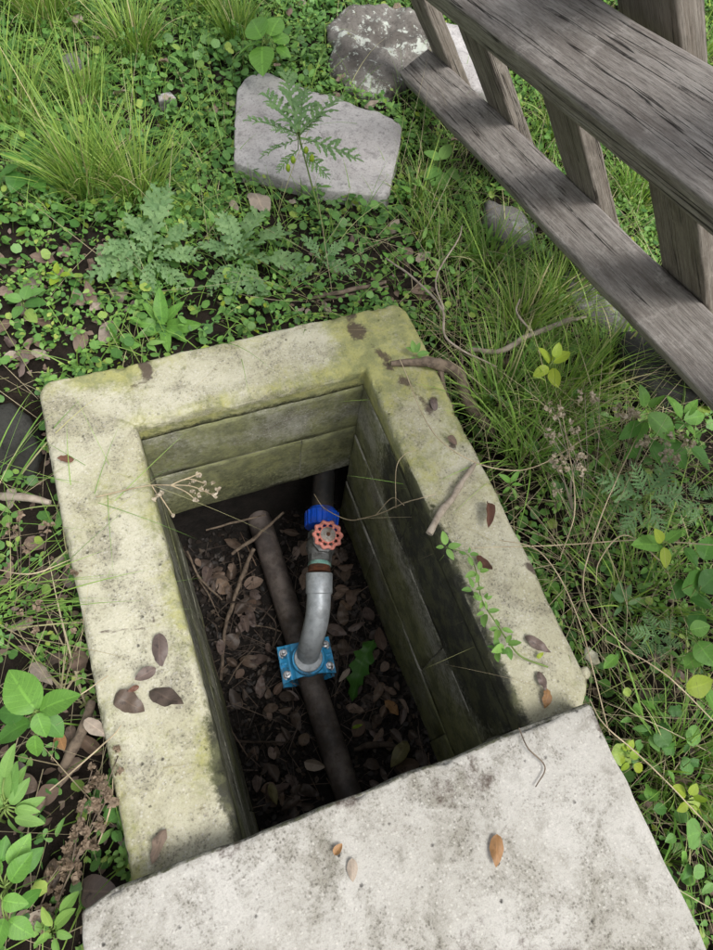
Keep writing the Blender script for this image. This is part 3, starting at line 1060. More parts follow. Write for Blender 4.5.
# ------------------------------------------------------------------ stones
def stone(name, outline, ztop, mat, label, drop=.12, rough=.012, seed=0, tilt=(0, 0), cat='stone', rnd=.02):
    P = np.array([at(x, y, ztop)[:2] for x, y in outline])
    c = P.mean(0)
    n = 120
    Q = np.vstack([P, P[:1]])
    L = np.concatenate([[0], np.cumsum(np.linalg.norm(np.diff(Q, axis=0), axis=1))])
    t = np.linspace(0, L[-1], n, endpoint=False)
    R = np.stack([np.interp(t, L, Q[:, 0]), np.interp(t, L, Q[:, 1])], -1)
    R = (R + np.roll(R, 1, 0) + np.roll(R, -1, 0)) / 3 - c
    rad = np.linalg.norm(R, axis=1).mean()
    rings = [(1.03, -drop), (1.025, -drop * .75), (1.02, -drop * .5), (1.01, -drop * .3), (1.005, -rnd), (1.0, -rnd * .55), (1 - rnd * .25 / rad, -rnd * .22), (1 - rnd * .7 / rad, -.002), (1 - rnd * 1.3 / rad, 0)]
    s = rings[-1][0]
    for k in range(1, 15):
        rings.append((s * max(1 - k / 14, .002), 0))
    V = np.zeros((len(rings), n, 3))
    for i, (sc, z) in enumerate(rings):
        V[i, :, :2] = R * sc
        V[i, :, 2] = z + tilt[0] * R[:, 0] * sc + tilt[1] * R[:, 1] * sc
    nn = np.stack([np.cos(np.arctan2(R[:, 1], R[:, 0])), np.sin(np.arctan2(R[:, 1], R[:, 0])), np.zeros(n)], -1)
    W = V + np.array([c[0], c[1], 0])
    d = (fbm(W, 9, 4, seed) - .5) * 2 * rough + (fbm(W, 40, 3, seed + 3) - .5) * .9 * rough + (np.abs(fbm(W, 16, 2, seed + 7) - .5) - .1) * 1.2 * rough
    sidek = np.array([1 if z < -.01 else .35 for _, z in rings])[:, None]
    V[..., :2] += nn[None, :, :2] * (d * sidek)[..., None]
    V[..., 2] += d * (1.2 - sidek)
    m = len(rings)
    ids = np.arange(m * n).reshape(m, n)
    F = np.stack([ids[:-1], np.roll(ids[:-1], -1, 1), np.roll(ids[1:], -1, 1), ids[1:]], -1).reshape(-1, 4)
    o = obj(name, fix_normals(mesh_np(name, V.reshape(-1, 3), F, M[mat])), None, (c[0], c[1], ztop))
    return tag(o, label, cat)
stone('flat_stone', [(237, 88), (246, 75), (268, 71), (288, 84), (318, 92), (345, 100), (378, 112), (402, 124), (399, 150), (392, 176), (388, 196), (352, 192), (322, 189), (290, 181), (262, 172), (234, 163)],
      -.025, 'stone_pale', 'pale grey angular flat stone behind the pit with a thistle before it', .10, .008, 3, (0, .0), 'stone', .007)
stone('lichen_boulder', [(331, 26), (350, 12), (385, 5), (415, 10), (432, 30), (440, 52), (424, 66), (402, 80), (372, 84), (350, 82), (330, 64)],
      -.025, 'stone_lichen', 'dark boulder with pale lichen spots at the left end of the fence', .10, .030, 9, (0, .12), 'boulder', .025)
stone('grey_stone', [(440, 20), (475, 24), (505, 60), (500, 92), (462, 84)], .0, 'stone_pale', 'pale stone showing between the first two fence uprights', .1, .012, 13)
stone('grey_stone', [(486, 196), (516, 204), (540, 226), (530, 246), (500, 238), (484, 218)], -.05, 'stone_grey', 'grey half-buried stone below the middle of the lower rail', .06, .012, 14)
stone('grey_stone', [(566, 270), (600, 268), (628, 296), (632, 330), (604, 326), (572, 300)], -.035, 'stone_grey', 'grey stone under the lower rail right of the grass', .1, .014, 15)
stone('grey_stone', [(622, 330), (672, 336), (712, 372), (706, 398), (660, 392), (630, 366)], .0, 'stone_dark', 'dark shaded stone under the near part of the lower rail', .1, .014, 16)
stone('dark_stone', [(-40, 412), (8, 398), (28, 412), (40, 452), (30, 480), (-10, 488), (-45, 470)], -.075, 'stone_dark', 'dark damp stone in the hollow left of the pit', .1, .012, 17)
stone('small_stone', [(58, 52), (74, 50), (84, 60), (78, 70), (62, 68)], -.035, 'stone_grey', 'small brownish stone among the grass at the upper left', .05, .006, 18, cat='stone', rnd=.012)
stone('small_stone', [(157, 93), (170, 90), (176, 96), (168, 100), (158, 99)], -.045, 'stone_pale', 'tiny pale stone in the clover above the big grass tuft', .04, .004, 19, cat='stone', rnd=.008)
# ------------------------------------------------------------------ leaf shapes
def leaf_grid(n, cols, wf, fold=.15, curl=.3, wave=0.0, seed=0, xf=None, roll=0.0):
    """leaf of length 1 along +X, normal +Z; wf(v) half width; returns V, F, uv"""
    v = np.linspace(0, 1, n + 1)
    th = curl * (v - .25)
    dx, dz = np.cos(th), -np.sin(th)
    X = np.concatenate([[0], np.cumsum((dx[1:] + dx[:-1]) / 2 / n)])
    Z = np.concatenate([[0], np.cumsum((dz[1:] + dz[:-1]) / 2 / n)])
    w = np.array([wf(t) for t in v])
    cols = np.asarray(cols, float)
    VX = np.repeat(X[:, None], len(cols), 1)
    if xf is not None:
        VX = VX + np.array([xf(t) for t in v])[:, None] * np.abs(cols)[None, :]
    VY = w[:, None] * cols[None, :]
    VZ = Z[:, None] + fold * np.abs(VY) - roll * (VY ** 2) / (w.max() + 1e-9)
    if wave:
        VZ = VZ + wave * (fbm(np.stack([VX * 5, VY * 5, VX * 0 + seed], -1), 1, 2, seed) - .5)
    V = np.stack([VX, VY, VZ], -1).reshape(-1, 3)
    m = len(cols)
    ids = np.arange((n + 1) * m).reshape(n + 1, m)
    F = np.stack([ids[:-1, :-1], ids[1:, :-1], ids[1:, 1:], ids[:-1, 1:]], -1).reshape(-1, 4)
    uv = np.stack([np.repeat(cols[None, :], n + 1, 0), np.repeat(v[:, None], m, 1)], -1).reshape(-1, 2)
    return V, F, uv

C3, C5 = (-1, 0, 1), (-1, -.5, 0, .5, 1)
oval = lambda W, p=.8: (lambda v: W * math.sin(math.pi * min(max(v, 0), 1) ** p) ** .75 if 0 < v < 1 else 0)
serr = lambda W, k, p=.75: (lambda v: W * (math.sin(math.pi * v ** p) ** .85 if 0 < v < 1 else 0) * (1 + .07 * ((v * k) % 1)))
def roundw(v):
    return .55 * math.sqrt(max(0, 1 - ((v - .48) / .52) ** 2)) + (.05 if v == 0 else 0)
def lobed(W, L, depth):
    def f(v):
        if v <= .04:
            return .02
        e = W * math.sin(math.pi * min(v, .999) ** .75) ** .6 if v < 1 else 0
        t = 1 - abs(((v * L) % 1) * 2 - 1)
        return e * (1 - depth + depth * t ** 1.3) + .004
    return f
def lobed2(W, L, depth):
    f = lobed(W, L, depth)
    return lambda v: f(v) * (1 + .30 * (abs(((v * L * 3.0) % 1) * 2 - 1) - .5))
lobex = lambda L, a: (lambda v: a * (1 - abs(((v * L) % 1) * 2 - 1)) * (math.sin(math.pi * v) if 0 < v < 1 else 0))

def pinnate(pairs, env, pw, seed, ang=.95, curl=.8, second=3):
    g = np.random.default_rng(seed)
    Vs, Fs, us, o = [], [], [], 0
    rV, rF, ru = leaf_grid(16, C3, lambda v: .022 * (1 - v) + .006, .3, curl, .03, seed)
    Vs.append(rV); Fs.append(rF); us.append(ru * np.array([.2, 1])); o += len(rV)
    mid = rV.reshape(17, 3, 3)[:, 1]
    for i in range(pairs * 2 + 1):
        t = .10 + .86 * (i // 2) / pairs
        sd = 1 if i % 2 else -1
        tip = i == pairs * 2
        if tip:
            t, sd = .93, 0
        L = env * (math.sin(math.pi * min(.97, t) ** .8) ** .7) * g.uniform(.75, 1.15) + .03
        base = np.array([np.interp(t, np.linspace(0, 1, 17), mid[:, k]) for k in range(3)])
        pV, pF, pu = leaf_grid(12, C3, lambda v: pw * (math.sin(math.pi * v ** .8) ** .6 if 0 < v < 1 else .02) * (.55 + .75 * (1 - abs(((v * second) % 1) * 2 - 1))), g.uniform(-.2, .5), g.uniform(.2, 1.4), .15, seed + i)
        a = sd * (ang + g.normal(0, .14)) * (1.1 - .35 * t)
        e = g.normal(.18, .22)
        pV = pV * L
        c, s_ = math.cos(e), math.sin(e)
        pV = np.stack([pV[:, 0] * c - pV[:, 2] * s_, pV[:, 1], pV[:, 0] * s_ + pV[:, 2] * c], -1)
        c, s_ = math.cos(a), math.sin(a)
        pV = np.stack([pV[:, 0] * c - pV[:, 1] * s_, pV[:, 0] * s_ + pV[:, 1] * c, pV[:, 2]], -1) + base
        Vs.append(pV); Fs.append(pF + o); us.append(pu); o += len(pV)
    return np.vstack(Vs), np.vstack(Fs), np.vstack(us)

TPL = {
    'oval': leaf_grid(9, C5, oval(.24), .2, .5, .05, 1),
    'broad': leaf_grid(26, C5, serr(.31, 13), .18, .55, .08, 2),
    'lance': leaf_grid(12, C5, oval(.15, .75), .25, .7, .05, 3),
    'serrlance': leaf_grid(26, C5, serr(.18, 13), .25, .6, .07, 4),
    'round': leaf_grid(8, C5, roundw, -.12, .25, .16, 5),
    'round2': leaf_grid(8, C5, lambda v: roundw(v) * (.82 + .12 * math.sin(9 * v)), .25, .6, .22, 15),
    'round3': leaf_grid(8, C5, lambda v: roundw(v) * .8, -.3, -.5, .2, 25),
    'thistle': pinnate(8, .25, .21, 61, 1.0, .8, 3),
    'thistle2': pinnate(7, .24, .19, 62, .9, .5, 3),
    'thistle3': pinnate(8, .24, .15, 64, .85, .3, 4),
    'feather': pinnate(8, .30, .13, 63, .9, .4, 4),
    'torn': leaf_grid(40, C5, lobed(.24, 5, .45), .35, .8, .25, 27, lobex(5, .04)),
    'clover': leaf_grid(4, C3, roundw, -.10, .2, .06, 8),
    'tiny': leaf_grid(3, C3, oval(.30), .2, .5, 0, 9),
}
DEAD = [leaf_grid(9, C5, oval(.23 + .03 * (i % 3)), [.5, -.35, .2, .7, -.5, .1][i], [.9, -.7, 1.4, .3, .6, -1.1][i], .22, 30 + i, None, [.5, -.6, .3, -.2, .8, .0][i]) for i in range(6)]
DEAD += [leaf_grid(12, C5, serr(.21, 9), [.12, -.15, .25][i], [.55, -.4, .3][i], .26, 50 + i, None, [.2, -.3, .45][i]) for i in range(3)]      # 6..8 lie flatter
def _trefoil():
    Vs, Fs, us, o = [], [], [], 0
    for k in range(3):
        V, F, uv = leaf_grid(4, C3, lambda v: .34 * (max(0.0, v) ** .7) * (1 if v < .8 else .82 if v < 1 else .45), .25, .3, .06, 70 + k)
        V = V * .6
        a = k * 2.094 + .2 * (k - 1)
        c, s_ = math.cos(a), math.sin(a)
        Vs.append(np.stack([V[:, 0] * c - V[:, 1] * s_, V[:, 0] * s_ + V[:, 1] * c, V[:, 2]], -1)); Fs.append(F + o); us.append(uv); o += len(V)
    return np.vstack(Vs), np.vstack(Fs), np.vstack(us)
TPL['trefoil'] = _trefoil()
_lm = {}
def leaf_mesh(t, mat):
    k = (t, mat)
    if k not in _lm:
        V, F, uv = DEAD[t] if isinstance(t, int) else TPL[t]
        _lm[k] = mesh_np('leaf', V, F, M[mat], uv)
    return _lm[k]

def orient(a, b, roll=0.0, up=(0, 0, 1), wid=1.0):
    """matrix that lays a unit leaf from a to b"""
    a, b = np.asarray(a, float), np.asarray(b, float)
    x = b - a
    L = np.linalg.norm(x); x /= L
    z = np.asarray(up, float) - x * (np.asarray(up) @ x)
    z /= np.linalg.norm(z)
    y = np.cross(z, x)
    c, s = math.cos(roll), math.sin(roll)
    y, z = c * y + s * z, c * z - s * y
    Mx = np.eye(4)
    Mx[:3, 0], Mx[:3, 1], Mx[:3, 2], Mx[:3, 3] = x * L, y * L * wid, z * L, a
    return Matrix(Mx.tolist())

def scatter(tpl, pos, head, tilt, roll, size, mat, name):
    """many copies of one leaf joined into one mesh"""
    V, F, uv = tpl
    n = len(pos)
    ch, sh, ct, st, cr, sr = np.cos(head), np.sin(head), np.cos(tilt), np.sin(tilt), np.cos(roll), np.sin(roll)
    X = np.stack([ch * ct, sh * ct, st], -1)
    Y0 = np.stack([-sh, ch, np.zeros(n)], -1)
    Z0 = np.cross(X, Y0)
    Y = Y0 * cr[:, None] + Z0 * sr[:, None]
    Z = np.cross(X, Y)
    W = (V[None, :, 0, None] * X[:, None] + V[None, :, 1, None] * Y[:, None] + V[None, :, 2, None] * Z[:, None]) * np.asarray(size)[:, None, None] + pos[:, None]
    FF = F[None] + (np.arange(n) * len(V))[:, None, None]
    return obj(name, mesh_np(name, W.reshape(-1, 3), FF.reshape(-1, F.shape[1]), M[mat], np.tile(uv, (n, 1))))

def blades(base, head, length, width, bend, lean, segs=6, seed=0):
    """grass blades as curved, folded ribbons: arrays of one entry per blade"""
    n = len(base)
    t = np.linspace(0, 1, segs + 1)
    ang = lean[:, None] + bend[:, None] * t[None, :] ** 1.3          # angle away from vertical
    r = np.concatenate([np.zeros((n, 1)), np.cumsum((np.sin(ang[:, 1:]) + np.sin(ang[:, :-1])) / 2 / segs, 1)], 1) * length[:, None]
    z = np.concatenate([np.zeros((n, 1)), np.cumsum((np.cos(ang[:, 1:]) + np.cos(ang[:, :-1])) / 2 / segs, 1)], 1) * length[:, None]
    hx, hy = np.cos(head), np.sin(head)
    tw = np.random.default_rng(seed).uniform(-.9, .9, n)
    sxv = np.stack([-np.sin(head + tw), np.cos(head + tw), np.zeros(n)], -1)
    ctr = np.stack([base[:, 0:1] + r * hx[:, None], base[:, 1:2] + r * hy[:, None], base[:, 2:3] + z], -1)
    w = width[:, None] * np.array([.8 * (1 - x ** 2.2) + .02 for x in t])[None, :] * .5
    L = ctr - sxv[:, None] * w[..., None]
    R = ctr + sxv[:, None] * w[..., None]
    V = np.stack([L, R], 2).reshape(n, -1, 3)
    k = V.shape[1]
    ii = np.arange(segs) * 2
    F = np.stack([ii, ii + 1, ii + 3, ii + 2], -1)
    FF = (F[None] + (np.arange(n) * k)[:, None, None]).reshape(-1, 4)
    uv = np.stack([np.tile([-.6, .6], segs + 1), np.repeat(t, 2)], -1)
    return V.reshape(-1, 3), FF, np.tile(uv, (n, 1))

# ------------------------------------------------------------------ where the ground is free
STONES = [o for o in bpy.data.objects if 'stone' in o.name or 'boulder' in o.name]
SPOLY = []
for o in STONES:
    co = np.array([v.co for v in o.data.vertices])[:120 * 4]
    SPOLY.append(co[120 * 3:120 * 4, :2] + np.array(o.location)[:2])
def free(x, y, m=.0):
    ok = ~((x > BX0 - .004 - m) & (x < BX1 + .004 + m) & (y > BY0 - m) & (y < BY1 + .004 + m))
    ok &= ~((x > sx0 - m) & (x < sx1 + m) & (y > sy0 - m) & (y < sy1 + m))
    for p in SPOLY:
        ok &= ~inpoly(x, y, p)
    return ok
PP = lambda pts: np.array([at(x, y, -.07)[:2] for x, y in pts])
BARE_L = PP([(-60, 236), (118, 236), (136, 300), (120, 345), (40, 378), (-60, 400)])
BARE_F = PP([(285, 262), (350, 244), (432, 238), (440, 300), (402, 306), (290, 332)])
LEFT = PP([(-120, 385), (38, 378), (60, 520), (130, 880), (60, 980), (-200, 980)])
RIGHT = PP([(408, 306), (470, 230), (560, 300), (720, 420), (900, 560), (900, 1000), (715, 1000), (590, 700)])
TOPR = PP([(405, 180), (520, 110), (720, 100), (900, 300), (900, 520), (600, 380), (440, 300)])
def region(x, y):
    return inpoly(x, y, BARE_L), inpoly(x, y, BARE_F), inpoly(x, y, LEFT), inpoly(x, y, RIGHT), inpoly(x, y, TOPR)

def spread(n, seed, dens, box=(-.7, 2.3, -1.25, 1.8)):
    r = np.random.default_rng(seed)
    x, y = r.uniform(box[0], box[1], n), r.uniform(box[2], box[3], n)
    k = r.uniform(0, 1, n) < dens(x, y)
    k &= free(x, y)
    return x[k], y[k], r

nz2 = lambda x, y, s, seed: fbm(np.stack([x, y, x * 0], -1), s, 3, seed)
def d_clover(x, y):
    a, b, c, d, e = region(x, y)
    v = .25 + .75 * smooth(.32, .50, nz2(x, y, 5, 101))
    v = np.where(a, .26 * v, v); v = np.where(b, .35, v); v = np.where(c, .2 * v, v); v = np.where(d, .38 * v, v); v = np.where(e & ~d, .5 * v, v)
    return v
x, y, r = spread(26000, 208, lambda x, y: d_clover(x, y) * smooth(.4, .6, nz2(x, y, 4, 161)))
n = len(x)
o = scatter(TPL['trefoil'], np.stack([x, y, gz(x, y) + r.uniform(.006, .055, n)], -1), r.uniform(0, 6.283, n), r.normal(0, .3, n), r.normal(0, .3, n), r.uniform(.012, .026, n), 'clover', 'trefoil_cover')
stuff(o, 'three-lobed clover leaves through the ground cover', 'ground cover')
x, y, r = spread(64000, 201, d_clover)
n = len(x)
pos = np.stack([x, y, gz(x, y) + r.uniform(.0, .06, n) * (.3 + nz2(x, y, 9, 103))], -1)
o = scatter(TPL['clover'], pos, r.uniform(0, 6.283, n), r.normal(.05, .42, n), r.normal(0, .40, n), r.uniform(.006, .020, n) * (.75 + .5 * nz2(x, y, 3, 141)), 'clover', 'clover_cover')
stuff(o, 'dense low cover of small round green leaves behind the pit', 'ground cover')

def d_weed(x, y):
    a, b, c, d, e = region(x, y)
    v = smooth(.45, .62, nz2(x, y, 6, 111))
    v = np.where(a, .5 * v, v); v = np.where(b, .3 * v, v); v = np.where(c, .25 * v, v); v = np.where(d, .6 * v, v)
    return v
x, y, r = spread(20000, 202, d_weed)
reps = 7
n = len(x) * reps
bx, by = np.repeat(x, reps), np.repeat(y, reps)
hd = r.uniform(0, 6.283, n)
hz = np.repeat(r.uniform(.005, .05, len(x)), reps)
rr = r.uniform(.001, .010, n)
pos = np.stack([bx + np.cos(hd) * rr, by + np.sin(hd) * rr, gz(bx, by) + hz * r.uniform(.6, 1.05, n)], -1)
o = scatter(TPL['tiny'], pos, hd, r.uniform(-.2, .7, n), r.normal(0, .3, n), r.uniform(.007, .015, n), 'weed', 'small_weed_cover')
stuff(o, 'sprigs of tiny yellow-green leaves scattered through the ground cover', 'ground cover')

# other small leaved weeds
for q, (cnt, tk, mk, L, nm, lab) in enumerate([(9000, 'oval', 'broad', (.010, .028), 'oval_weed_cover', 'loose mid-green oval leaves among the ground cover'),
                                               (7000, 'lance', 'sage', (.012, .034), 'narrow_weed_cover', 'loose pale narrow leaves among the ground cover'),
                                               (2600, 'tiny', 'broad_yellow', (.008, .020), 'yellowed_leaves', 'scattered yellowed small leaves among the ground cover')]):
    x, y, r = spread(cnt, 260 + q, lambda x, y: np.where(region(x, y)[0] | region(x, y)[2], .15, .7) * smooth(.35, .6, nz2(x, y, 5, 151 + q)))
    n = len(x)
    o = scatter(TPL[tk], np.stack([x, y, gz(x, y) + r.uniform(.006, .05, n)], -1), r.uniform(0, 6.283, n), r.normal(.1, .35, n), r.normal(0, .35, n), r.uniform(*L, n), mk, nm)
    stuff(o, lab, 'ground cover')
# short grass mixed in
def d_grass(x, y):
    a, b, c, d, e = region(x, y)
    v = .32 + .6 * smooth(.42, .62, nz2(x, y, 4, 121))
    v = np.where(a, .05, v); v = np.where(b, .12, v); v = np.where(c, .12, v); v = np.where(d, .55, v); v = np.where(e, 1.0, v)
    return v
x, y, r = spread(46000, 203, d_grass)
n = len(x)
V, F, uv = blades(np.stack([x, y, gz(x, y) - .004], -1), r.uniform(0, 6.283, n), r.uniform(.03, .13, n), r.uniform(.0015, .0034, n), r.uniform(.3, 1.5, n), r.uniform(.05, .8, n), 5, 1)
stuff(obj('short_grass', mesh_np('short_grass', V, F, M['grass'], uv)), 'short loose grass blades growing through the ground cover', 'grass')

x, y, r = spread(2600, 207, lambda x, y: np.where(region(x, y)[0], .15, np.where(region(x, y)[2], .25, .7)))
n = len(x)
V, F, uv = blades(np.stack([x, y, gz(x, y) - .004], -1), r.uniform(0, 6.283, n), r.uniform(.10, .27, n), r.uniform(.0012, .0030, n), r.uniform(.2, 1.2, n), r.uniform(.2, 1.0, n), 7, 6)
stuff(obj('stray_grass', mesh_np('stray_grass', V, F, M['grass'], uv)), 'long single grass blades straying through the weeds', 'grass')
# dry stalks lying in a tangle right of the pit and a little on the left
def d_straw(x, y):
    a, b, c, d, e = region(x, y)
    v = np.full(x.shape, .03)
    v = np.where(b, .5, v); v = np.where(d, .9 * smooth(1.2, .75, x) + .08, v); v = np.where(e, .35, v); v = np.where(c, .45, v)
    return v
x, y, r = spread(15000, 204, d_straw)
n = len(x)
V, F, uv = blades(np.stack([x, y, gz(x, y) + r.uniform(0, .03, n)], -1), r.uniform(0, 6.283, n), r.uniform(.06, .30, n), r.uniform(.0010, .0022, n), r.uniform(-.4, .6, n), r.uniform(.7, 1.5, n), 6, 2)
stuff(obj('dry_straw', mesh_np('dry_straw', V, F, M['straw_blade'], uv)), 'tangle of thin dry straw stalks lying on the soil beside the pit', 'straw')

# crumbs and bark bits on bare soil
x, y, r = spread(17000, 205, lambda x, y: np.where(region(x, y)[0] | region(x, y)[1] | region(x, y)[2] | region(x, y)[3], .7, .1))
n = len(x)
o = scatter(TPL['tiny'], np.stack([x, y, gz(x, y) + .002], -1), r.uniform(0, 6.28, n), r.normal(0, .3, n), r.normal(0, .5, n), r.uniform(.004, .022, n), 'dead', 'leaf_crumbs')
stuff(o, 'brown crumbs of broken dead leaf on the bare soil', 'leaf litter')
# meadow further off, outside the photograph
r = np.random.default_rng(9)
n = 26000
rad, th = 2.2 + 14 * r.uniform(0, 1, n) ** 1.7, r.uniform(0, 6.283, n)
x, y = .6 + rad * np.cos(th), .2 + rad * np.sin(th)
V, F, uv = blades(np.stack([x, y, gz(x, y) - .01], -1), r.uniform(0, 6.283, n), r.uniform(.06, .22, n) * (1 + rad * .05), r.uniform(.004, .010, n) * (1 + rad * .15), r.uniform(.3, 1.3, n), r.uniform(.05, .6, n), 4, 3)
stuff(obj('meadow_grass', mesh_np('meadow_grass', V, F, M['grass'], uv)), 'rough meadow grass further off around the clearing', 'grass')

# ------------------------------------------------------------------ litter on the pit floor
r = np.random.default_rng(31)
n = 5200
x, y = r.uniform(.0, .42, n), r.uniform(-.70, .03, n)
k = np.abs(x - .203) > .045
x, y = x[k], y[k]; n = len(x)
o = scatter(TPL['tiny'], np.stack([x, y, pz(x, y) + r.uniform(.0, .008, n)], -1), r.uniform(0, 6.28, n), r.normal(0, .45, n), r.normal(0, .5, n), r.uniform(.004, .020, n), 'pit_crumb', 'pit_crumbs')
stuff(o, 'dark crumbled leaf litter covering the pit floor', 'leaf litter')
n = 260
x, y = r.uniform(.0, .42, n), r.uniform(-.70, .0, n)
V, F, uv = blades(np.stack([x, y, pz(x, y) + r.uniform(.004, .02, n)], -1), r.uniform(0, 6.283, n), r.uniform(.03, .16, n), r.uniform(.0012, .003, n), r.uniform(-.3, .4, n), r.uniform(1.3, 1.6, n), 5, 4)
stuff(obj('pit_stalks', mesh_np('pit_stalks', V, F, M['dead_dark'], uv)), 'fine dark stalks and rootlets strewn over the pit floor', 'leaf litter')

def dead_leaf(a, b, t, mat, label, group=None, roll=0.0, wid=1.0):
    o = obj('dead_leaf', leaf_mesh(t, mat), None, M=orient(a, b, roll, wid=wid))
    return tag(o, label, 'leaf', group)
def leaf_px(a, b, z, t, mat, label, z2=None, roll=0.0, wid=1.0, group=None):
    A, B = at(*a, z), at(*b, z if z2 is None else z2)
    if not isinstance(t, str):
        B = A + (B - A) * .9
        roll = roll or rng.uniform(-.35, .35)
        B[2] += rng.uniform(0, .008)
    return dead_leaf(A, B, t, mat, label, group, roll, wid * .9)

# the leaves one can point at
RZ, SZ = .006, .056
leaf_px((74, 459), (56, 461), RZ, 7, 'dead_red', 'small round red-brown leaf on the left rim near the far corner', wid=1.5)
leaf_px((159, 633), (160, 672), RZ, 6, 'dead_purple', 'pale purplish leaf pointing along the left rim, topmost of its cluster', wid=1.25)
leaf_px((156, 668), (132, 683), RZ, 1, 'dead_purple', 'small dark curled leaf in the middle of the left-rim cluster', wid=1.1)
leaf_px((149, 690), (189, 708), RZ, 7, 'dead_dark', 'large dark leaf lying crosswise on the left rim', wid=1.25)
leaf_px((114, 694), (148, 714), RZ, 8, 'dead_dark', 'dark leaf with a torn edge at the outer side of the left-rim cluster', wid=1.5)
leaf_px((139, 686), (126, 693), RZ + .004, 7, 'dead_red', 'tiny red leaf in the left-rim cluster', wid=1.2)
leaf_px((84, 720), (111, 738), -.01, 6, 'dead_pale', 'pale grey leaf overhanging the outer edge of the left rim', wid=1.2)
leaf_px((113, 752), (118, 778), -.02, 1, 'dead_purple', 'purple leaf on edge against the outer side of the left rim', -.03)
leaf_px((165, 828), (148, 870), RZ, 0, 'dead', 'long brown leaf on the left rim by the cover', wid=.95)
leaf_px((497, 834), (495, 871), SZ, 6, 'dead_orange', 'orange-brown leaf with short stalk lying on the cover slab', wid=1.2)
leaf_px((334, 855), (343, 842), SZ, 3, 'dead_orange', 'small folded orange leaf scrap on the cover slab', wid=1.5)
leaf_px((352, 858), (353, 886), SZ, 6, 'dead_pale', 'pale grey leaf stuck to the left half of the cover slab', wid=1.3)
leaf_px((487, 502), (489, 531), RZ, 3, 'dead_red', 'curled red-brown leaf on the right rim beside the stick', RZ + .010, wid=.8)
leaf_px((477, 554), (493, 579), RZ, 5, 'dead_red', 'narrow curled red-brown leaf on the right rim among the creeper', wid=.7)
leaf_px((525, 636), (554, 655), RZ, 8, 'dead_purple', 'greyish purple leaf lying across the right rim', wid=.9)
leaf_px((539, 671), (546, 694), RZ, 7, 'dead_purple', 'dark purple leaf on the right rim above the tan leaf', wid=1.1)
leaf_px((548, 688), (546, 712), RZ, 0, 'dead_orange', 'tan leaf at the near end of the right rim by the cover', wid=1.2)
leaf_px((537, 658), (544, 652), RZ, 7, 'broad_yellow', 'tiny yellow leaf on the right rim', wid=1.3)
leaf_px((432, 398), (438, 413), RZ, 2, 'dead_purple', 'small dark curled leaf on the right rim near the far corner', wid=.9)
leaf_px((448, 436), (458, 446), RZ, 3, 'dead', 'small brown leaf on the right rim above the stick', wid=1.3)
leaf_px((252, 192), (270, 216), -.02, 0, 'dead_pale', 'large pale brown leaf on the clover below the flat stone', .0, wid=1.2)
leaf_px((78, 890), (116, 893), -.06, 2, 'dead_purple', 'large curled brown leaf wedged between cover corner and left rim', -.02, wid=1.1)
leaf_px((36, 800), (66, 786), -.04, 1, 'dead', 'brown oval leaf on the soil left of the near rim', -.03, wid=1.4)
leaf_px((30, 664), (56, 686), -.05, 6, 'dead_pale', 'greyish leaf on the soil above the bright green sprig', wid=1.1)
leaf_px((75, 650), (86, 680), -.06, 5, 'dead', 'folded brown leaf against the left rim near the cluster', wid=1.2)
leaf_px((58, 735), (66, 752), -.05, 3, 'dead_orange', 'orange-brown leaf under the bright green sprig', wid=1.6)
# litter on the ground
r = random.Random(5)
def leaf_word(mt, sh, l, L):
    size = 'large ' if l > L[0] + .66 * (L[1] - L[0]) else ('small ' if l < L[0] + .33 * (L[1] - L[0]) else '')
    return size + ('flat ' if sh > 5 else 'curled ') + {'dead': 'brown ', 'dead_pale': 'pale tan ', 'dead_purple': 'purplish ', 'dead_dark': 'blackish '}[mt]
def litter(n, poly, mats, L, label, group, zoff=.008, flat=.25):
    P = PP(poly)
    lo, hi = P.min(0), P.max(0)
    k = 0
    while k < n:
        x, y = r.uniform(lo[0], hi[0]), r.uniform(lo[1], hi[1])
        if not inpoly(np.array(x), np.array(y), P) or not free(np.array(x), np.array(y), .012):
            continue
        h, l = r.uniform(0, 6.283), r.uniform(*L)
        a = np.array([x, y, float(gz(x, y)) + zoff + r.uniform(0, .012)])
        b = a + l * np.array([math.cos(h), math.sin(h), r.uniform(-.2, flat + .1)])
        mt, sh = r.choice(mats), r.randrange(9)
        dead_leaf(a, b, sh, mt, leaf_word(mt, sh, l, L) + label + (', ' + ('far' if y > -.3 else 'near') + ' half' if 'litter left' in label else ''), group, r.uniform(-.5, .5), r.uniform(.8, 1.4))
        k += 1
litter(34, [(-20, 236), (118, 236), (136, 300), (120, 345), (40, 374), (-20, 400)], ['dead', 'dead', 'dead_pale', 'dead_purple'], (.03, .065), 'dead leaf on the bare soil beyond the far-left rim corner', 'dead leaves beyond the far-left corner')
litter(16, [(285, 250), (350, 240), (432, 232), (440, 300), (402, 306), (290, 332)], ['dead', 'dead_pale', 'dead_purple'], (.025, .055), 'dead leaf on the dark soil behind the far rim', 'dead leaves behind the far rim')
litter(40, [(-30, 480), (50, 480), (130, 880), (60, 950), (-30, 950)], ['dead', 'dead', 'dead_purple', 'dead_pale', 'dead_dark'], (.025, .055), 'dead leaf in the litter left of the pit', 'dead leaves along the left side')
litter(30, [(450, 380), (560, 380), (713, 600), (713, 900), (620, 740), (560, 620)], ['dead', 'dead_purple', 'dead_dark'], (.02, .045), 'dead leaf under the weeds right of the pit', 'dead leaves right of the pit')
litter(30, [(0, 0), (600, 0), (430, 230), (130, 230), (0, 230)], ['dead', 'dead_pale', 'dead'], (.02, .045), 'dead leaf half hidden in the clover behind the pit', 'dead leaves in the clover', .03)
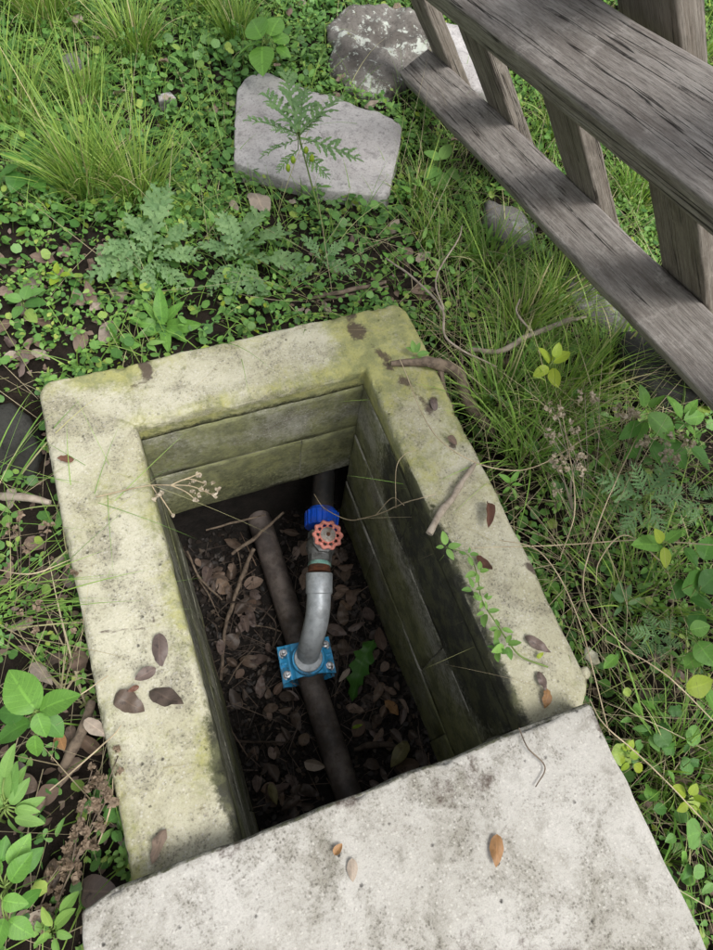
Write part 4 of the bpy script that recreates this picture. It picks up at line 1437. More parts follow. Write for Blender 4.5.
# leaves in the pit
leaf_px((385, 700), (402, 717), -.62, 0, 'dead_orange', 'yellowish tan leaf at the right of the pit floor', wid=1.2)
leaf_px((408, 741), (389, 771), -.60, 8, 'dead_olive', 'greenish tan leaf on the pit floor by the right wall and cover', wid=1.2)
leaf_px((270, 783), (277, 808), -.62, 6, 'dead_olive', 'dull olive leaf on the pit floor near the cover, left of the pipe', wid=1.1)
leaf_px((304, 762), (328, 768), -.61, 3, 'dead_pale', 'pale curled leaf on the pit floor close left of the pipe', wid=1.2)
leaf_px((350, 668), (337, 685), -.60, 7, 'dead_pale', 'whitish torn leaf on the pit floor beside the green leaf', wid=.8)
leaf_px((374, 640), (347, 699), -.60, 'torn', 'broad_dark', 'long green lobed leaf lying on the pit floor right of the clamp', wid=.85, roll=.35)
leaf_px((352, 728), (364, 724), -.62, 7, 'broad_yellow', 'tiny yellow-green leaf on the pit floor right of the pipe', wid=.8)
for i in range(160):
    while True:
        x, y = r.uniform(.02, .40), r.uniform(-.68, -.02)
        if abs(x - .203) > .055:
            break
    h, l = r.uniform(0, 6.283), r.uniform(.026, .060)
    a = np.array([x, y, float(pz(x, y)) + .008 + r.uniform(0, .012)])
    b = a + l * np.array([math.cos(h), math.sin(h), r.uniform(-.15, .3)])
    if not (.01 < b[0] < .405):
        b[0] = a[0]
    mt, sh = r.choice(['dead_dark', 'dead_dark', 'dead_dark', 'dead_purple', 'dead']), r.randrange(9)
    dead_leaf(a, b, sh, mt, leaf_word(mt, sh, l, (.026, .060)) + 'dead leaf in the pit ' + ('left' if x < .203 else 'right') + ' of the pipe, ' + ('near the cover' if y < -.45 else ('beside the clamp' if y < -.25 else 'near the far wall')), 'dead leaves on the pit floor', r.uniform(-.5, .5), r.uniform(.8, 1.3))

# ------------------------------------------------------------------ sticks, roots and stems
def stick(name, pts, rad, mat, label, cat='stick', n=None, knob=.25, sides=8, seed=1, forks=(), group=None):
    """pts: (px, py, z)"""
    P = np.array([at(*p) for p in pts])
    Q = spline(P, n or max(12, 10 * len(P)))
    jit = (np.stack([vnoise(Q * 40 + k * 9, seed) for k in range(3)], -1) - .5) * min(.004, 1.2 * np.max(rad))
    b = MB().add(*tube(Q + jit, rad, sides, True, knob, seed))
    for f in forks:
        fp = spline(np.array([at(*p) for p in f[0]]), 14)
        b.add(*tube(fp, f[1], 6, True, knob, seed + 1))
    return tag(obj(name, b.mesh(name, M[mat], sharp=60)), label, cat, group)
stick('broken_stick', [(475, 464, .008), (463, 480, .011), (452, 498, .009), (441, 512, .012), (429, 534, .008)], [.0030, .0050, .0042, .0062, .0046, .0060, .0070, .0052, .0066], 'bark_pale', 'short grey stick lying on the right rim above the creeper', seed=3, knob=.4)
stick('twig', [(519, 728, SZ), (528, 748, SZ + .004), (545, 767, SZ), (536, 787, SZ)], [.0008, .0011, .0008], 'bark', 'thin bent twig on the cover slab near the right rim', 'twig', knob=.1)
stick('root', [(391, 363, .008), (415, 362, .010), (436, 364, .012), (457, 374, -.02), (470, 404, -.05), (494, 432, -.08)], [.005, .0075, .011, .012, .013, .008], 'bark', 'thick bent root reaching over the far-right rim corner', 'root', seed=5, knob=.4,
      forks=[([(440, 368, 0), (444, 390, -.03), (452, 408, -.06)], [.008, .006, .005]), ([(457, 374, -.02), (462, 362, .0), (460, 352, .02)], [.004, .002])])
stick('dry_branch', [(470, 350, -.02), (503, 350, .01), (531, 335, .03), (565, 322, .03), (585, 318, .0)], [.004, .0055, .005, .004], 'bark_pale', 'grey dry branch in the grass below the fence', 'branch', seed=6, forks=[([(534, 334, .03), (517, 313, .045), (520, 299, .05)], [.0025, .0015])])
stick('dry_vine', [(386, 258, -.01), (417, 281, .02), (442, 309, .03), (444, 333, .035), (460, 349, .03), (497, 367, .01)], [.0018, .0024, .0022, .0013], 'bark_pale', 'pale dry vine stem curving beside the far-right corner', 'vine', seed=7, knob=.1, forks=[([(444, 310, .03), (436, 278, .05), (458, 240, .05), (462, 226, .04)], [.002, .0012])])
stick('stick', [(310, 298, -.04), (345, 291, -.02), (386, 282, -.02)], [.0035, .005, .003], 'bark', 'brown stick on the soil behind the far rim', seed=8, forks=[([(325, 300, -.04), (360, 293, -.03), (388, 286, -.03)], [.003, .002])])
stick('stick', [(-10, 497, -.05), (25, 497, -.02), (50, 503, -.02)], [.006, .007, .004], 'bark_pale', 'grey stick end pointing at the left rim', seed=9)
stick('stick', [(20, 830, -.06), (50, 795, -.04), (72, 772, -.04)], [.004, .004, .002], 'bark', 'brown stick on the litter left of the near rim', seed=10)
stick('stick', [(62, 770, -.07), (76, 742, -.05), (92, 702, -.05)], [.007, .008, .006], 'bark', 'stout stick leaning along the left rim', seed=11)
stick('stick', [(472, 470, -.1), (486, 520, -.1), (494, 555, -.11)], [.005, .005, .004], 'bark_dark', 'dark stick in the gap right of the rim', seed=12)
stick('fallen_twig', [(232, 554, -.585), (258, 535, -.56), (284, 512, -.52)], [.0045, .005, .003], 'bark', 'brown twig leaning across the far-left of the pit floor', 'twig', seed=13)
stick('fallen_twig', [(254, 548, -.58), (237, 590, -.61), (226, 627, -.63), (221, 680, -.64)], [.0055, .005, .004], 'bark', 'long grey twig lying along the pit floor left of the pipe', 'twig', seed=14, knob=.4)
stick('fallen_twig', [(187, 551, -.56), (200, 578, -.60), (222, 600, -.62)], [.0022, .003, .002], 'bark', 'thin twig by the left pit wall', 'twig', seed=15)
stick('fallen_twig', [(206, 530, -.52), (236, 522, -.52), (266, 515, -.50)], [.0022, .003, .002], 'bark', 'thin twig under the far pit wall', 'twig', seed=16)
stick('fallen_twig', [(222, 602, -.62), (250, 604, -.60), (275, 622, -.61), (272, 650, -.62)], [.002, .002, .0015], 'bark_dark', 'thin curved twig in the litter left of the clamp', 'twig', seed=17)
stick('fallen_twig', [(355, 750, -.62), (372, 745, -.60), (392, 746, -.61), (410, 752, -.61)], [.006, .008, .006, .003], 'bark_dark', 'stubby dark twig on the pit floor right of the pipe end', 'twig', seed=18)
stick('fallen_twig', [(198, 700, -.62), (225, 735, -.63), (250, 742, -.63), (288, 742, -.62)], [.003, .003, .002], 'bark_dark', 'thin twig near the left wall at the near end of the pit floor', 'twig', seed=19)
stick('dry_tendril', [(314, 494, -.33), (322, 506, -.32), (334, 514, -.30), (351, 520, -.26), (376, 515, -.18), (404, 503, -.05), (421, 498, .01), (436, 494, .012)], [.0008, .0011, .0011, .0007], 'straw', 'pale dry tendril hanging from the right rim over the blue coupling', 'tendril', knob=.0, n=60,
      forks=[([(376, 515, -.18), (392, 498, -.10), (404, 505, -.04)], [.001, .0007]), ([(396, 508, -.09), (396, 470, .0), (404, 455, .02), (416, 450, .01)], [.0007, .0005])])
for k in range(9):
    ax_, ay_ = r.uniform(.02, .17), r.uniform(-.35, -.03)
    h, l = r.uniform(0, 6.283), r.uniform(.06, .14)
    A = np.array([ax_, ay_, float(pz(ax_, ay_)) + .014])
    B = A + l * np.array([math.cos(h), math.sin(h), .12])
    B[0] = min(max(B[0], .012), .40); B[1] = min(B[1], -.02)
    B[2] = float(pz(B[0], B[1])) + r.uniform(.012, .03)
    Q = spline([A, (A + B) / 2 + np.array([r.uniform(-.012, .012), r.uniform(-.012, .012), .006]), B], 16)
    o = obj('fallen_twig', MB().add(*tube(Q, [.0012, .002, .0012], 6, True, .3, k)).mesh('fallen_twig', M['bark' if k % 2 else 'bark_dark'], sharp=60))
    tag(o, 'short thin twig in the litter left of the pipe under the far wall', 'twig', 'thin twigs on the far-left pit floor')
for k, (pts, lab) in enumerate([
    ([(610, 735, .02), (575, 610, .03), (540, 552, .04), (500, 540, .03)], 'pale dry stalk running down past the right rim to the cover'),
    ([(713, 830, .03), (650, 765, .05), (605, 725, .06), (590, 700, .05)], 'pale grass stalk slanting over the weeds beside the cover'),
    ([(713, 720, .08), (660, 670, .10), (605, 640, .08)], 'dry straw-coloured stalk crossing the gap right of the rim'),
    ([(713, 545, .10), (640, 540, .06), (560, 545, .03), (470, 548, .03)], 'long dry stalk lying towards the middle of the right rim'),
    ([(660, 560, .05), (625, 535, .08), (600, 560, .05), (596, 585, .02)], 'bent grey stalk right of the rim'),
    ([(640, 430, .05), (600, 520, .08), (585, 600, .05), (640, 660, .02)], 'thin arching stalk among the weeds on the right'),
    ([(560, 400, .02), (575, 500, .06), (560, 560, .02)], 'upright dry stalk right of the rim stick'),
    ([(400, 360, .03), (440, 440, .06), (520, 470, .05), (600, 430, .03)], 'thin straw arching over the right rim and the roots')]):
    stick('dry_stalk', pts, [.0009, .0011, .0006], 'straw', lab, 'stalk', knob=.0, n=40, sides=6, seed=20 + k)
for k, (pts, lab) in enumerate([
    ([(0, 570, .02), (30, 574, .05), (70, 560, .04)], 'short dry stalk at the left edge'),
    ([(20, 720, .0), (70, 700, .03), (108, 676, .02)], 'dry stalk crossing onto the left rim by the leaf cluster'),
    ([(50, 790, .0), (85, 760, .03), (112, 736, .01), (121, 725, .01)], 'pale stalk leaning on the outer edge of the left rim'),
    ([(95, 850, -.03), (110, 810, .0), (113, 770, -.01)], 'curved stalk against the near part of the left rim')]):
    stick('dry_stalk', pts, [.0009, .0011, .0006], 'straw', lab, 'stalk', knob=.0, n=30, sides=6, seed=40 + k)

# ------------------------------------------------------------------ grass tufts
def tuft(px, py, n, L, label, spread_r=.03, bend=(.2, 1.2), lean=(0, .5), width=(.0022, .0052), mat='grass_tuft', head=None, hs=.5, z=None, seed=0, name='grass_tuft'):
    g = np.random.default_rng(500 + seed)
    c = at(px, py, -.06)
    z0 = float(gz(c[0], c[1])) if z is None else z
    n = int(n * 1.15)
    a = g.uniform(0, 6.283, n)
    rr = spread_r * np.sqrt(g.uniform(0, 1, n))
    base = np.stack([np.cos(a) * rr, np.sin(a) * rr, np.full(n, -.004)], -1)
    h = (a + g.normal(0, .5, n)) if head is None else g.normal(head, hs, n)
    V, F, uv = blades(base, h, g.uniform(L[0], L[1], n) * g.uniform(.7, 1, n) * np.where(g.uniform(0, 1, n) < .08, 1.5, 1), g.uniform(*width, n), g.uniform(*bend, n), g.uniform(*lean, n), 8, seed)
    o = obj(name, mesh_np(name, V, F, M[mat], uv), None, (c[0], c[1], z0))
    return tag(o, label, 'grass', 'grass tufts')
tuft(92, 196, 260, (.14, .30), 'big bushy grass tuft with long arching blades at the upper left', .045, (.2, 1.3), (0, .55), seed=1)
tuft(140, 198, 220, (.12, .26), 'big grass tuft right beside the bushiest one at the upper left', .04, (.2, 1.4), (0, .55), seed=2)
tuft(84, 100, 140, (.10, .20), 'yellowish grass tuft behind the big upper-left tufts', .03, (.2, 1.2), (0, .5), seed=3)
tuft(50, 26, 260, (.16, .34), 'brownish grass clump at the top left corner', .06, (.2, 1.2), (0, .6), seed=4)
tuft(135, 52, 200, (.12, .24), 'grass clump with reddish stems near the top, left of centre', .05, (.2, 1.3), (0, .6), seed=5)
tuft(238, 42, 150, (.10, .22), 'bright grass tuft above the flat stone', .035, (.2, 1.2), (0, .5), seed=6)
tuft(205, 6, 150, (.10, .22), 'grass tuft at the top edge left of the boulder', .04, (.2, 1.2), (0, .5), seed=7)
tuft(10, 120, 140, (.16, .34), 'loose grass tuft at the left edge near the top', .05, (.3, 1.2), (.1, .7), seed=8)
for k, (px, py, nn, L, lab) in enumerate([
    (492, 262, 150, (.10, .20), 'grass tuft just below the left half of the lower rail'),
    (520, 330, 190, (.10, .24), 'dense grass tuft above the grey dry branch'),
    (560, 300, 180, (.10, .24), 'dense grass tuft between the lower rail and the dry branch'),
    (500, 400, 170, (.10, .24), 'grass tuft beside the thick root'),
    (560, 400, 190, (.10, .26), 'grass tuft in the middle of the right-hand growth'),
    (610, 370, 170, (.10, .22), 'grass tuft against the grey stone under the rail'),
    (530, 450, 130, (.10, .24), 'grass tuft leaning to the right rim by the stick'),
    (440, 240, 100, (.06, .14), 'small grass tuft right of the flat stone'),
    (560, 130, 140, (.08, .20), 'grass tuft seen between the fence uprights'),
    (640, 190, 160, (.10, .22), 'grass tuft behind the lower rail'),
    (690, 60, 160, (.10, .24), 'grass tuft behind the upper rail at the right edge'),
    (420, 200, 90, (.05, .12), 'short grass tuft at the right end of the flat stone'),
    (690, 770, 130, (.12, .28), 'sparse grass tuft right of the cover slab'),
    (640, 600, 50, (.12, .28), 'thin grass tuft in the shade right of the rim')]):
    tuft(px, py, nn, L, lab, .045, (.2, 1.4), (0, .7), seed=20 + k, mat='grass_tuft' if k % 3 else 'grass')
for k, (px, py, nn, L, lab) in enumerate([(470, 330, 60, (.10, .24), 'dry straw tuft beside the far-right rim corner'), (520, 380, 70, (.12, .28), 'dry straw tuft behind the thick root'), (560, 480, 70, (.12, .30), 'dry straw tuft right of the rim stick'),
                                         (600, 560, 60, (.12, .30), 'dry straw tuft in the gap right of the rim'), (640, 690, 50, (.14, .32), 'dry straw tuft near the cover corner'), (610, 440, 60, (.12, .28), 'dry straw tuft among the seed heads'), (690, 740, 40, (.14, .3), 'dry straw tuft at the right edge above the round leaves')]):
    tuft(px, py, nn, L, lab, .06, (-.3, .7), (.3, 1.4), seed=70 + k, mat='straw_blade', width=(.0010, .0020))
tuft(-15, 612, 30, (.16, .36), 'long grass blades at the left edge lying towards the left rim', .05, (.1, .6), (.8, 1.3), head=-.1, hs=.5, seed=50, mat='grass', width=(.0012, .0032))
tuft(0, 470, 9, (.14, .26), 'few long grass blades over the left hollow', .04, (.1, .6), (.6, 1.2), head=.3, hs=.6, seed=51, mat='grass')
tuft(505, 480, 26, (.12, .26), 'sparse blades lying over the right rim', .03, (.1, .5), (.9, 1.3), head=3.3, hs=.5, seed=52, mat='grass')
tuft(110, 500, 9, (.12, .22), 'few thin blades lying on the left rim', .05, (.0, .4), (1.2, 1.45), head=.7, hs=1.2, seed=53, mat='grass', z=.004, width=(.0008, .0018))
tuft(60, 690, 16, (.08, .2), 'few pale blades beside the bright green sprig', .04, (.1, .6), (.7, 1.2), head=.2, hs=1., seed=54, mat='straw_blade')

# ------------------------------------------------------------------ leafy plants
def plant(name, label, base, leaves, mat, tpl, cat='plant', z0=None, stems=True, srad=.0012, stemmat='stem_green', wid=1.0, hub=None):
    """leaves: (base px, tip px, z base, z tip[, mat[, tpl]]); each leaf is a part"""
    g = at(base[0], base[1], -.06)
    zz = float(gz(g[0], g[1])) if z0 is None else z0
    t = thing(name, label, cat, (g[0], g[1], zz))
    org = np.array([g[0], g[1], zz])
    sb = MB()
    for i, l in enumerate(leaves):
        a, b = at(*l[0], l[2]), at(*l[1], l[3])
        mk = l[4] if len(l) > 4 and l[4] else mat
        tk = l[5] if len(l) > 5 and l[5] else tpl
        up = np.array([0, 0, 1.0]) + .25 * rng.normal(size=3)
        obj('leaf', leaf_mesh(tk, mk), t, M=orient(a - org, b - org, rng.normal(0, .2), up, wid * rng.uniform(.9, 1.1)))
        if stems:
            h = np.zeros(3) if hub is None else at(*hub) - org
            m = (a - org) * .5 + h * .5 + np.array([0, 0, .01])
            sb.add(*tube(spline([h, m, a - org], 8), [srad * 1.2, srad * .8], 5))
    if hub is not None:
        sb.add(*tube(spline([np.zeros(3), (at(*hub) - org) * .5 + rng.normal(0, .004, 3), at(*hub) - org], 10), [srad * 1.8, srad * 1.3], 6))
    if sb.v:
        obj('stem', sb.mesh('stem', M[stemmat]), t)
    return t

plant('leafy_sprig', 'bright green sprig of three broad leaves at the left edge beside the rim', (34, 722), [
    ((37, 711), (5, 669), .07, .08), ((39, 711), (80, 692), .07, .07), ((37, 713), (46, 739), .075, .06), ((30, 722), (-8, 742), .03, .02, 'broad_dark'),
    ((35, 735), (36, 759), .02, .0), ((44, 716), (64, 738), .03, .015, 'broad_dark'), ((24, 715), (-6, 712), .04, .03, 'broad_dark')], 'broad', 'broad', hub=(37, 712, .07), wid=1.05)
plant('sage_plant', 'soft pale green plant with narrow leaves at the left edge', (6, 822), [
    ((6, 800), (3, 755), .05, .08), ((9, 800), (14, 762), .05, .07), ((10, 805), (29, 778), .05, .06), ((14, 812), (44, 798), .04, .05), ((14, 818), (46, 824), .03, .02),
    ((8, 818), (22, 838), .03, .02), ((0, 812), (-14, 786), .04, .06), ((12, 795), (24, 765), .05, .06), ((16, 808), (40, 812), .05, .05), ((2, 790), (-10, 762), .05, .07), ((4, 778), (12, 744), .07, .09)], 'sage', 'lance', hub=(7, 806, .04), wid=1.3)
plant('broadleaf_weed', 'low weed with broad shiny leaves at the lower left edge', (10, 888), [
    ((10, 866), (30, 834), .05, .06), ((14, 872), (44, 848), .03, .03, 'broad_dark'), ((10, 882), (31, 852), .06, .07), ((2, 900), (28, 905), .05, .05), ((-2, 880), (-14, 850), .05, .05),
    ((4, 918), (-6, 955), .04, .04), ((16, 905), (44, 890), .02, .0, 'broad_dark'), ((8, 920), (34, 938), .03, .02), ((0, 862), (6, 836), .05, .06, 'broad_dark')], 'broad', 'broad', hub=(6, 888, .04), wid=1.0)
plant('low_weed', 'small yellow-green weed at the bottom left beside the cover corner', (54, 930), [
    ((54, 928), (74, 908), .0, .01), ((52, 926), (40, 908), .0, .01), ((56, 932), (72, 938), .0, .0), ((50, 934), (34, 944), .0, .0), ((54, 938), (58, 958), .0, .0), ((60, 915), (78, 890), .0, .0)], 'weed', 'oval')
plant('nettle_weed', 'leafy weed with pointed leaves just under the right end of the lower rail', (660, 440), [
    ((645, 407), (642, 384), .10, .13), ((648, 414), (680, 442), .10, .08), ((652, 408), (664, 392), .09, .09), ((640, 422), (620, 440), .07, .06, 'broad_dark'), ((646, 420), (636, 442), .07, .05),
    ((681, 418), (669, 393), .10, .11), ((684, 420), (708, 414), .10, .10), ((684, 424), (702, 444), .09, .07), ((686, 416), (698, 398), .10, .12), ((650, 440), (664, 466), .05, .03, 'broad_dark'),
    ((640, 440), (625, 462), .04, .02, 'broad_dark'), ((690, 446), (714, 470), .05, .04, 'broad_dark'), ((664, 440), (690, 470), .05, .03, 'broad_dark')], 'broad', 'serrlance', hub=(662, 428, .05), wid=1.5)
plant('pale_sprig', 'upright sprig of four yellow-green leaves right of the rim', (668, 565), [
    ((663, 545), (633, 543), .08, .09, 'broad'), ((665, 543), (683, 529), .09, .10, 'broad'), ((662, 543), (656, 529), .10, .12), ((664, 547), (667, 569), .09, .08)], 'broad_yellow', 'oval', hub=(664, 545, .085), wid=1.1)
plant('dark_leaf_weed', 'dark green broad-leaved weed at the right edge below the pale sprig', (700, 600), [
    ((684, 548), (700, 566), .06, .06), ((682, 590), (706, 572), .06, .06), ((690, 598), (716, 606), .05, .05), ((700, 590), (722, 570), .06, .06), ((686, 580), (672, 600), .04, .03),
    ((704, 560), (712, 535), .05, .06), ((702, 612), (690, 632), .03, .02)], 'broad_dark', 'broad', hub=(694, 585, .04), wid=1.2)
plant('yellowing_weed', 'weed with one bright yellow leaf at the right edge', (704, 668), [
    ((686, 689), (716, 681), .06, .07, 'broad_yellow'), ((697, 642), (718, 668), .06, .06, 'broad'), ((690, 630), (712, 626), .05, .06, 'broad'), ((700, 655), (684, 668), .04, .03), ((706, 690), (718, 712), .04, .03)], 'broad', 'broad', hub=(700, 665, .03), wid=1.2)
plant('yellow_sprig', 'pale yellow-green sprig in the grass below the fence', (548, 372), [
    ((550, 364), (540, 346), .07, .09), ((552, 363), (571, 350), .07, .08), ((549, 367), (533, 376), .07, .06), ((552, 368), (558, 388), .06, .05), ((555, 358), (560, 342), .08, .10)], 'broad_yellow', 'oval', hub=(551, 365, .065), wid=1.2)
plant('round_leaf_weed', 'weed with large rounded pale leaves above the flat stone', (268, 58), [
    ((262, 42), (236, 52), .06, .05), ((262, 46), (262, 74), .06, .04), ((262, 38), (250, 16), .07, .08), ((274, 42), (290, 34), .06, .06), ((270, 36), (280, 14), .07, .09), ((276, 48), (292, 56), .05, .04)], 'broad', 'broad', hub=(266, 44, .05), wid=1.25)
plant('rosette_weed', 'small rosette of pointed bright leaves just behind the far rim', (163, 327), [
    ((163, 325), (158, 286), -.03, .02), ((160, 326), (128, 320), -.04, -.02), ((160, 328), (136, 336), -.04, -.03), ((166, 327), (186, 340), -.04, -.03), ((166, 325), (201, 326), -.04, -.02),
    ((164, 330), (168, 350), -.04, -.03), ((165, 323), (182, 300), -.04, 0), ((161, 323), (142, 300), -.04, -.01)], 'broad', 'lance', stems=False, wid=1.2)
plant('seedling', 'seedling with two pointed leaves at the far-left rim corner', (120, 346), [
    ((120, 344), (108, 328), -.03, .0), ((121, 345), (140, 345), -.03, -.02), ((119, 347), (106, 352), -.04, -.03)], 'broad', 'oval', stems=False)
plant('seedling', 'seedling with three pale leaves beyond the far-left corner', (58, 275), [
    ((57, 274), (56, 262), -.02, .0), ((55, 275), (46, 272), -.02, -.01), ((60, 275), (70, 274), -.02, -.01), ((57, 278), (50, 284), -.03, -.02)], 'broad_yellow', 'oval', stems=False, wid=1.2)
plant('low_weed', 'low weed with rounded dark leaves near the left edge beyond the pit', (22, 300), [
    ((22, 300), (4, 296), -.02, -.01), ((24, 300), (28, 284), -.02, -.01), ((24, 304), (46, 302), -.03, -.02), ((22, 306), (12, 318), -.03, -.03), ((28, 296), (44, 288), -.02, -.01), ((26, 310), (36, 322), -.03, -.03)], 'clover', 'oval', wid=1.5)
plant('leaf_weed', 'light green leafy weed below the left end of the fence', (442, 165), [
    ((440, 160), (424, 150), .0, .01), ((442, 160), (450, 142), .0, .02), ((445, 163), (462, 158), .0, .0), ((440, 168), (424, 178), -.02, -.02), ((446, 170), (462, 182), -.02, -.02), ((442, 172), (444, 190), -.02, -.03)], 'sage', 'oval', wid=1.3)
plant('leaf_weed', 'broad-leaved weed at the left edge beside the big tufts', (20, 165), [
    ((20, 160), (2, 152), .03, .04), ((22, 160), (40, 148), .03, .04), ((18, 166), (-4, 176), .02, .01), ((24, 168), (48, 172), .02, .01), ((20, 172), (10, 192), .01, .0), ((26, 158), (30, 138), .03, .05), ((30, 175), (44, 190), .0, .0)], 'broad_dark', 'broad', wid=1.2)
# rounded leaves right of the cover
RL = [(160, 195), (215, 290), (210, 380), (258, 405), (250, 465), (196, 482), (236, 505), (300, 530), (288, 612), (405, 525), (350, 755), (392, 818), (402, 878), (440, 860), (468, 912), (385, 680), (425, 740), (452, 690), (320, 660), (345, 470), (365, 350), (330, 400), (300, 455), (355, 560), (250, 350), (400, 470)]
RL = [(560 + a / 3.16, 600 + b / 3.16) for a, b in RL]
labs = ['round-leaved weed by the far-right corner of the cover slab', 'round-leaved weed along the middle of the cover edge', 'round-leaved weed lowest along the cover edge', 'round-leaved weed a little away from the cover, at the right']
for q in range(4):
    L = [p for i, p in enumerate(sorted(RL, key=lambda p: p[1])) if (i * 4 // len(RL)) == q]
    c = (sum(p[0] for p in L) / len(L), sum(p[1] for p in L) / len(L))
    lv = []
    L = L + [(a + rng.uniform(-14, 14), b + rng.uniform(-14, 14)) for a, b in L[::3] if a > 610]
    for (a, b) in L:
        s = rng.uniform(5, 10)
        h = rng.uniform(0, 6.28)
        z = rng.uniform(-.02, .02)
        lv.append(((a - s * math.cos(h), b - s * math.sin(h)), (a + s * math.cos(h), b + s * math.sin(h)), z, z + rng.uniform(-.012, .016), rng.choice(['broad', 'clover', 'broad', 'broad_dark', 'clover']), rng.choice(['round', 'round2', 'oval', 'oval', 'broad', 'serrlance'])))
    plant('round_leaf_plant', labs[q], c, lv, 'broad', 'round', srad=.0009)
# small oval yellow-green weed mixed in
plant('yellow_green_weed', 'small yellow-green weed touching the right edge of the cover', (630, 765), [
    ((625, 757), (613, 762), .02, .02), ((626, 752), (622, 742), .03, .03), ((630, 757), (640, 752), .03, .03), ((628, 762), (622, 772), .02, .01), ((634, 764), (644, 772), .02, .01), ((628, 750), (634, 740), .03, .04)], 'broad_yellow', 'oval', wid=1.4)
plant('yellow_green_weed', 'yellow-green weed at the right edge low down beside the cover', (690, 800), [
    ((686, 795), (674, 786), .03, .04), ((690, 795), (698, 784), .04, .05), ((694, 800), (708, 798), .03, .03), ((688, 803), (678, 812), .02, .02), ((694, 805), (704, 816), .02, .02)], 'broad_yellow', 'oval', wid=1.5)

# creeper over the right rim
cre = [(548, 667, .008), (522, 657, .012), (508, 641, .014), (497, 624, .014), (482, 600, .014), (477, 574, .014), (468, 555, .014), (446, 547, .012)]
lv = []
for (px, py, z, s) in [(446, 547, .014, 14), (468, 555, .018, 11), (478, 572, .02, 11), (474, 590, .02, 12), (484, 600, .018, 10), (486, 612, .02, 12), (500, 628, .018, 13), (506, 645, .02, 13), (498, 650, .02, 13)]:
    for k in range(4):
        h = k * 1.57 + rng.uniform(-.5, .5)
        lv.append(((px + 2 * math.cos(h), py + 2 * math.sin(h)), (px + s * rng.uniform(.7, 1.3) * math.cos(h), py + s * rng.uniform(.7, 1.3) * math.sin(h)), z, z + rng.uniform(-.004, .012), rng.choice(['sage', 'weed', 'sage'])))
crp = plant('creeper', 'thin green creeper with small leaves running over the right rim', (548, 667), lv, 'sage', 'oval', stems=False, z0=.006, wid=1.0)
org = np.array(crp.location)
obj('stem', MB().add(*tube(spline([at(*p) - org for p in cre], 40), [.0016, .0012, .0008], 6)).mesh('stem', M['stem_green']), crp)
plant('small_sprig', 'tiny fine-leaved sprig at the far-right outer corner of the rim', (415, 355), [
    ((415, 353), (406, 346), .015, .02), ((416, 353), (420, 342), .015, .03), ((417, 355), (430, 352), .015, .02), ((415, 357), (408, 364), .012, .01), ((418, 357), (426, 364), .012, .01), ((415, 352), (412, 340), .015, .03)], 'sage', 'oval', stems=False, z0=.0)
plant('small_sprig', 'small bright sprig growing in the gap right of the rim stick', (512, 490), [
    ((510, 482), (500, 474), .0, .02), ((511, 482), (520, 470), .0, .02), ((512, 485), (524, 484), .0, .0), ((510, 487), (502, 494), -.01, -.02), ((512, 488), (518, 500), -.01, -.02)], 'broad', 'lance', wid=1.2)
plant('grey_sprig', 'grey-green sprig with narrow leaves in the dark gap at the right', (625, 600), [
    ((625, 600), (632, 584), -.02, .0), ((624, 602), (612, 592), -.02, -.01), ((628, 604), (642, 598), -.02, -.01), ((622, 606), (614, 616), -.03, -.03), ((626, 606), (636, 614), -.03, -.03), ((620, 598), (620, 582), -.02, .01)], 'feather', 'lance', wid=1.2)

# thistles
plant('thistle', 'large blue-green thistle rosette with jagged leaves, left one behind the far rim', (148, 258), [
    ((146, 256), (80, 273), .0, -.01), ((146, 254), (92, 243), .01, .02), ((147, 251), (128, 208), .02, .04), ((150, 250), (164, 176), .02, .08), ((153, 252), (196, 222), .02, .04),
    ((152, 260), (188, 290), .0, -.02), ((144, 260), (104, 296), .0, -.02), ((150, 262), (146, 300), .0, -.02), ((154, 256), (204, 254), .02, .02)], 'thistle', 'thistle', stems=False, wid=1.0)
plant('thistle', 'blue-green thistle rosette right of the larger one behind the far rim', (238, 260), [
    ((236, 258), (196, 238), .01, .02), ((237, 254), (222, 206), .02, .06), ((241, 254), (262, 200), .02, .05), ((243, 256), (292, 222), .02, .03), ((242, 263), (264, 304), .0, -.02),
    ((244, 260), (312, 262), .01, .0), ((235, 264), (204, 292), .0, -.02), ((238, 266), (232, 300), .0, -.02)], 'thistle', 'thistle', stems=False, wid=1.05)
plant('thistle', 'low thistle leaves at the right of the rosettes, near the stick', (322, 262), [
    ((322, 262), (356, 270), -.01, -.01), ((320, 258), (302, 234), .0, .02), ((324, 258), (346, 240), .0, .02), ((318, 264), (288, 280), -.01, -.02)], 'feather', 'thistle2', stems=False, wid=1.1)
tt = plant('thistle', 'tall thistle on a thin stem standing in front of the flat stone', (326, 242), [
    ((297, 134), (243, 116), .15, .15), ((297, 132), (262, 88), .16, .17), ((298, 130), (284, 66), .16, .19), ((300, 132), (342, 92), .16, .17), ((300, 138), (364, 158), .14, .12),
    ((297, 140), (258, 156), .14, .11), ((301, 148), (330, 178), .12, .09), ((300, 135), (322, 112), .15, .17), ((298, 150), (276, 172), .11, .08), ((300, 145), (318, 140), .13, .14), ((296, 136), (270, 128), .15, .16), ((299, 130), (304, 84), .16, .18)], 'thistle', 'thistle3', stems=True, hub=(299, 136, .13), wid=1.0)
org = np.array(tt.location)
b = MB()
for (px, py, z) in [(293, 160, .12), (288, 168, .11), (306, 150, .13), (312, 158, .12)]:
    V, F = rock_lump(.007, int(px), 2, (.7, .7, 1.2), .2)
    b.add(V + at(px, py, z) - org, F)
obj('bud', b.mesh('bud', M['broad_yellow']), tt)
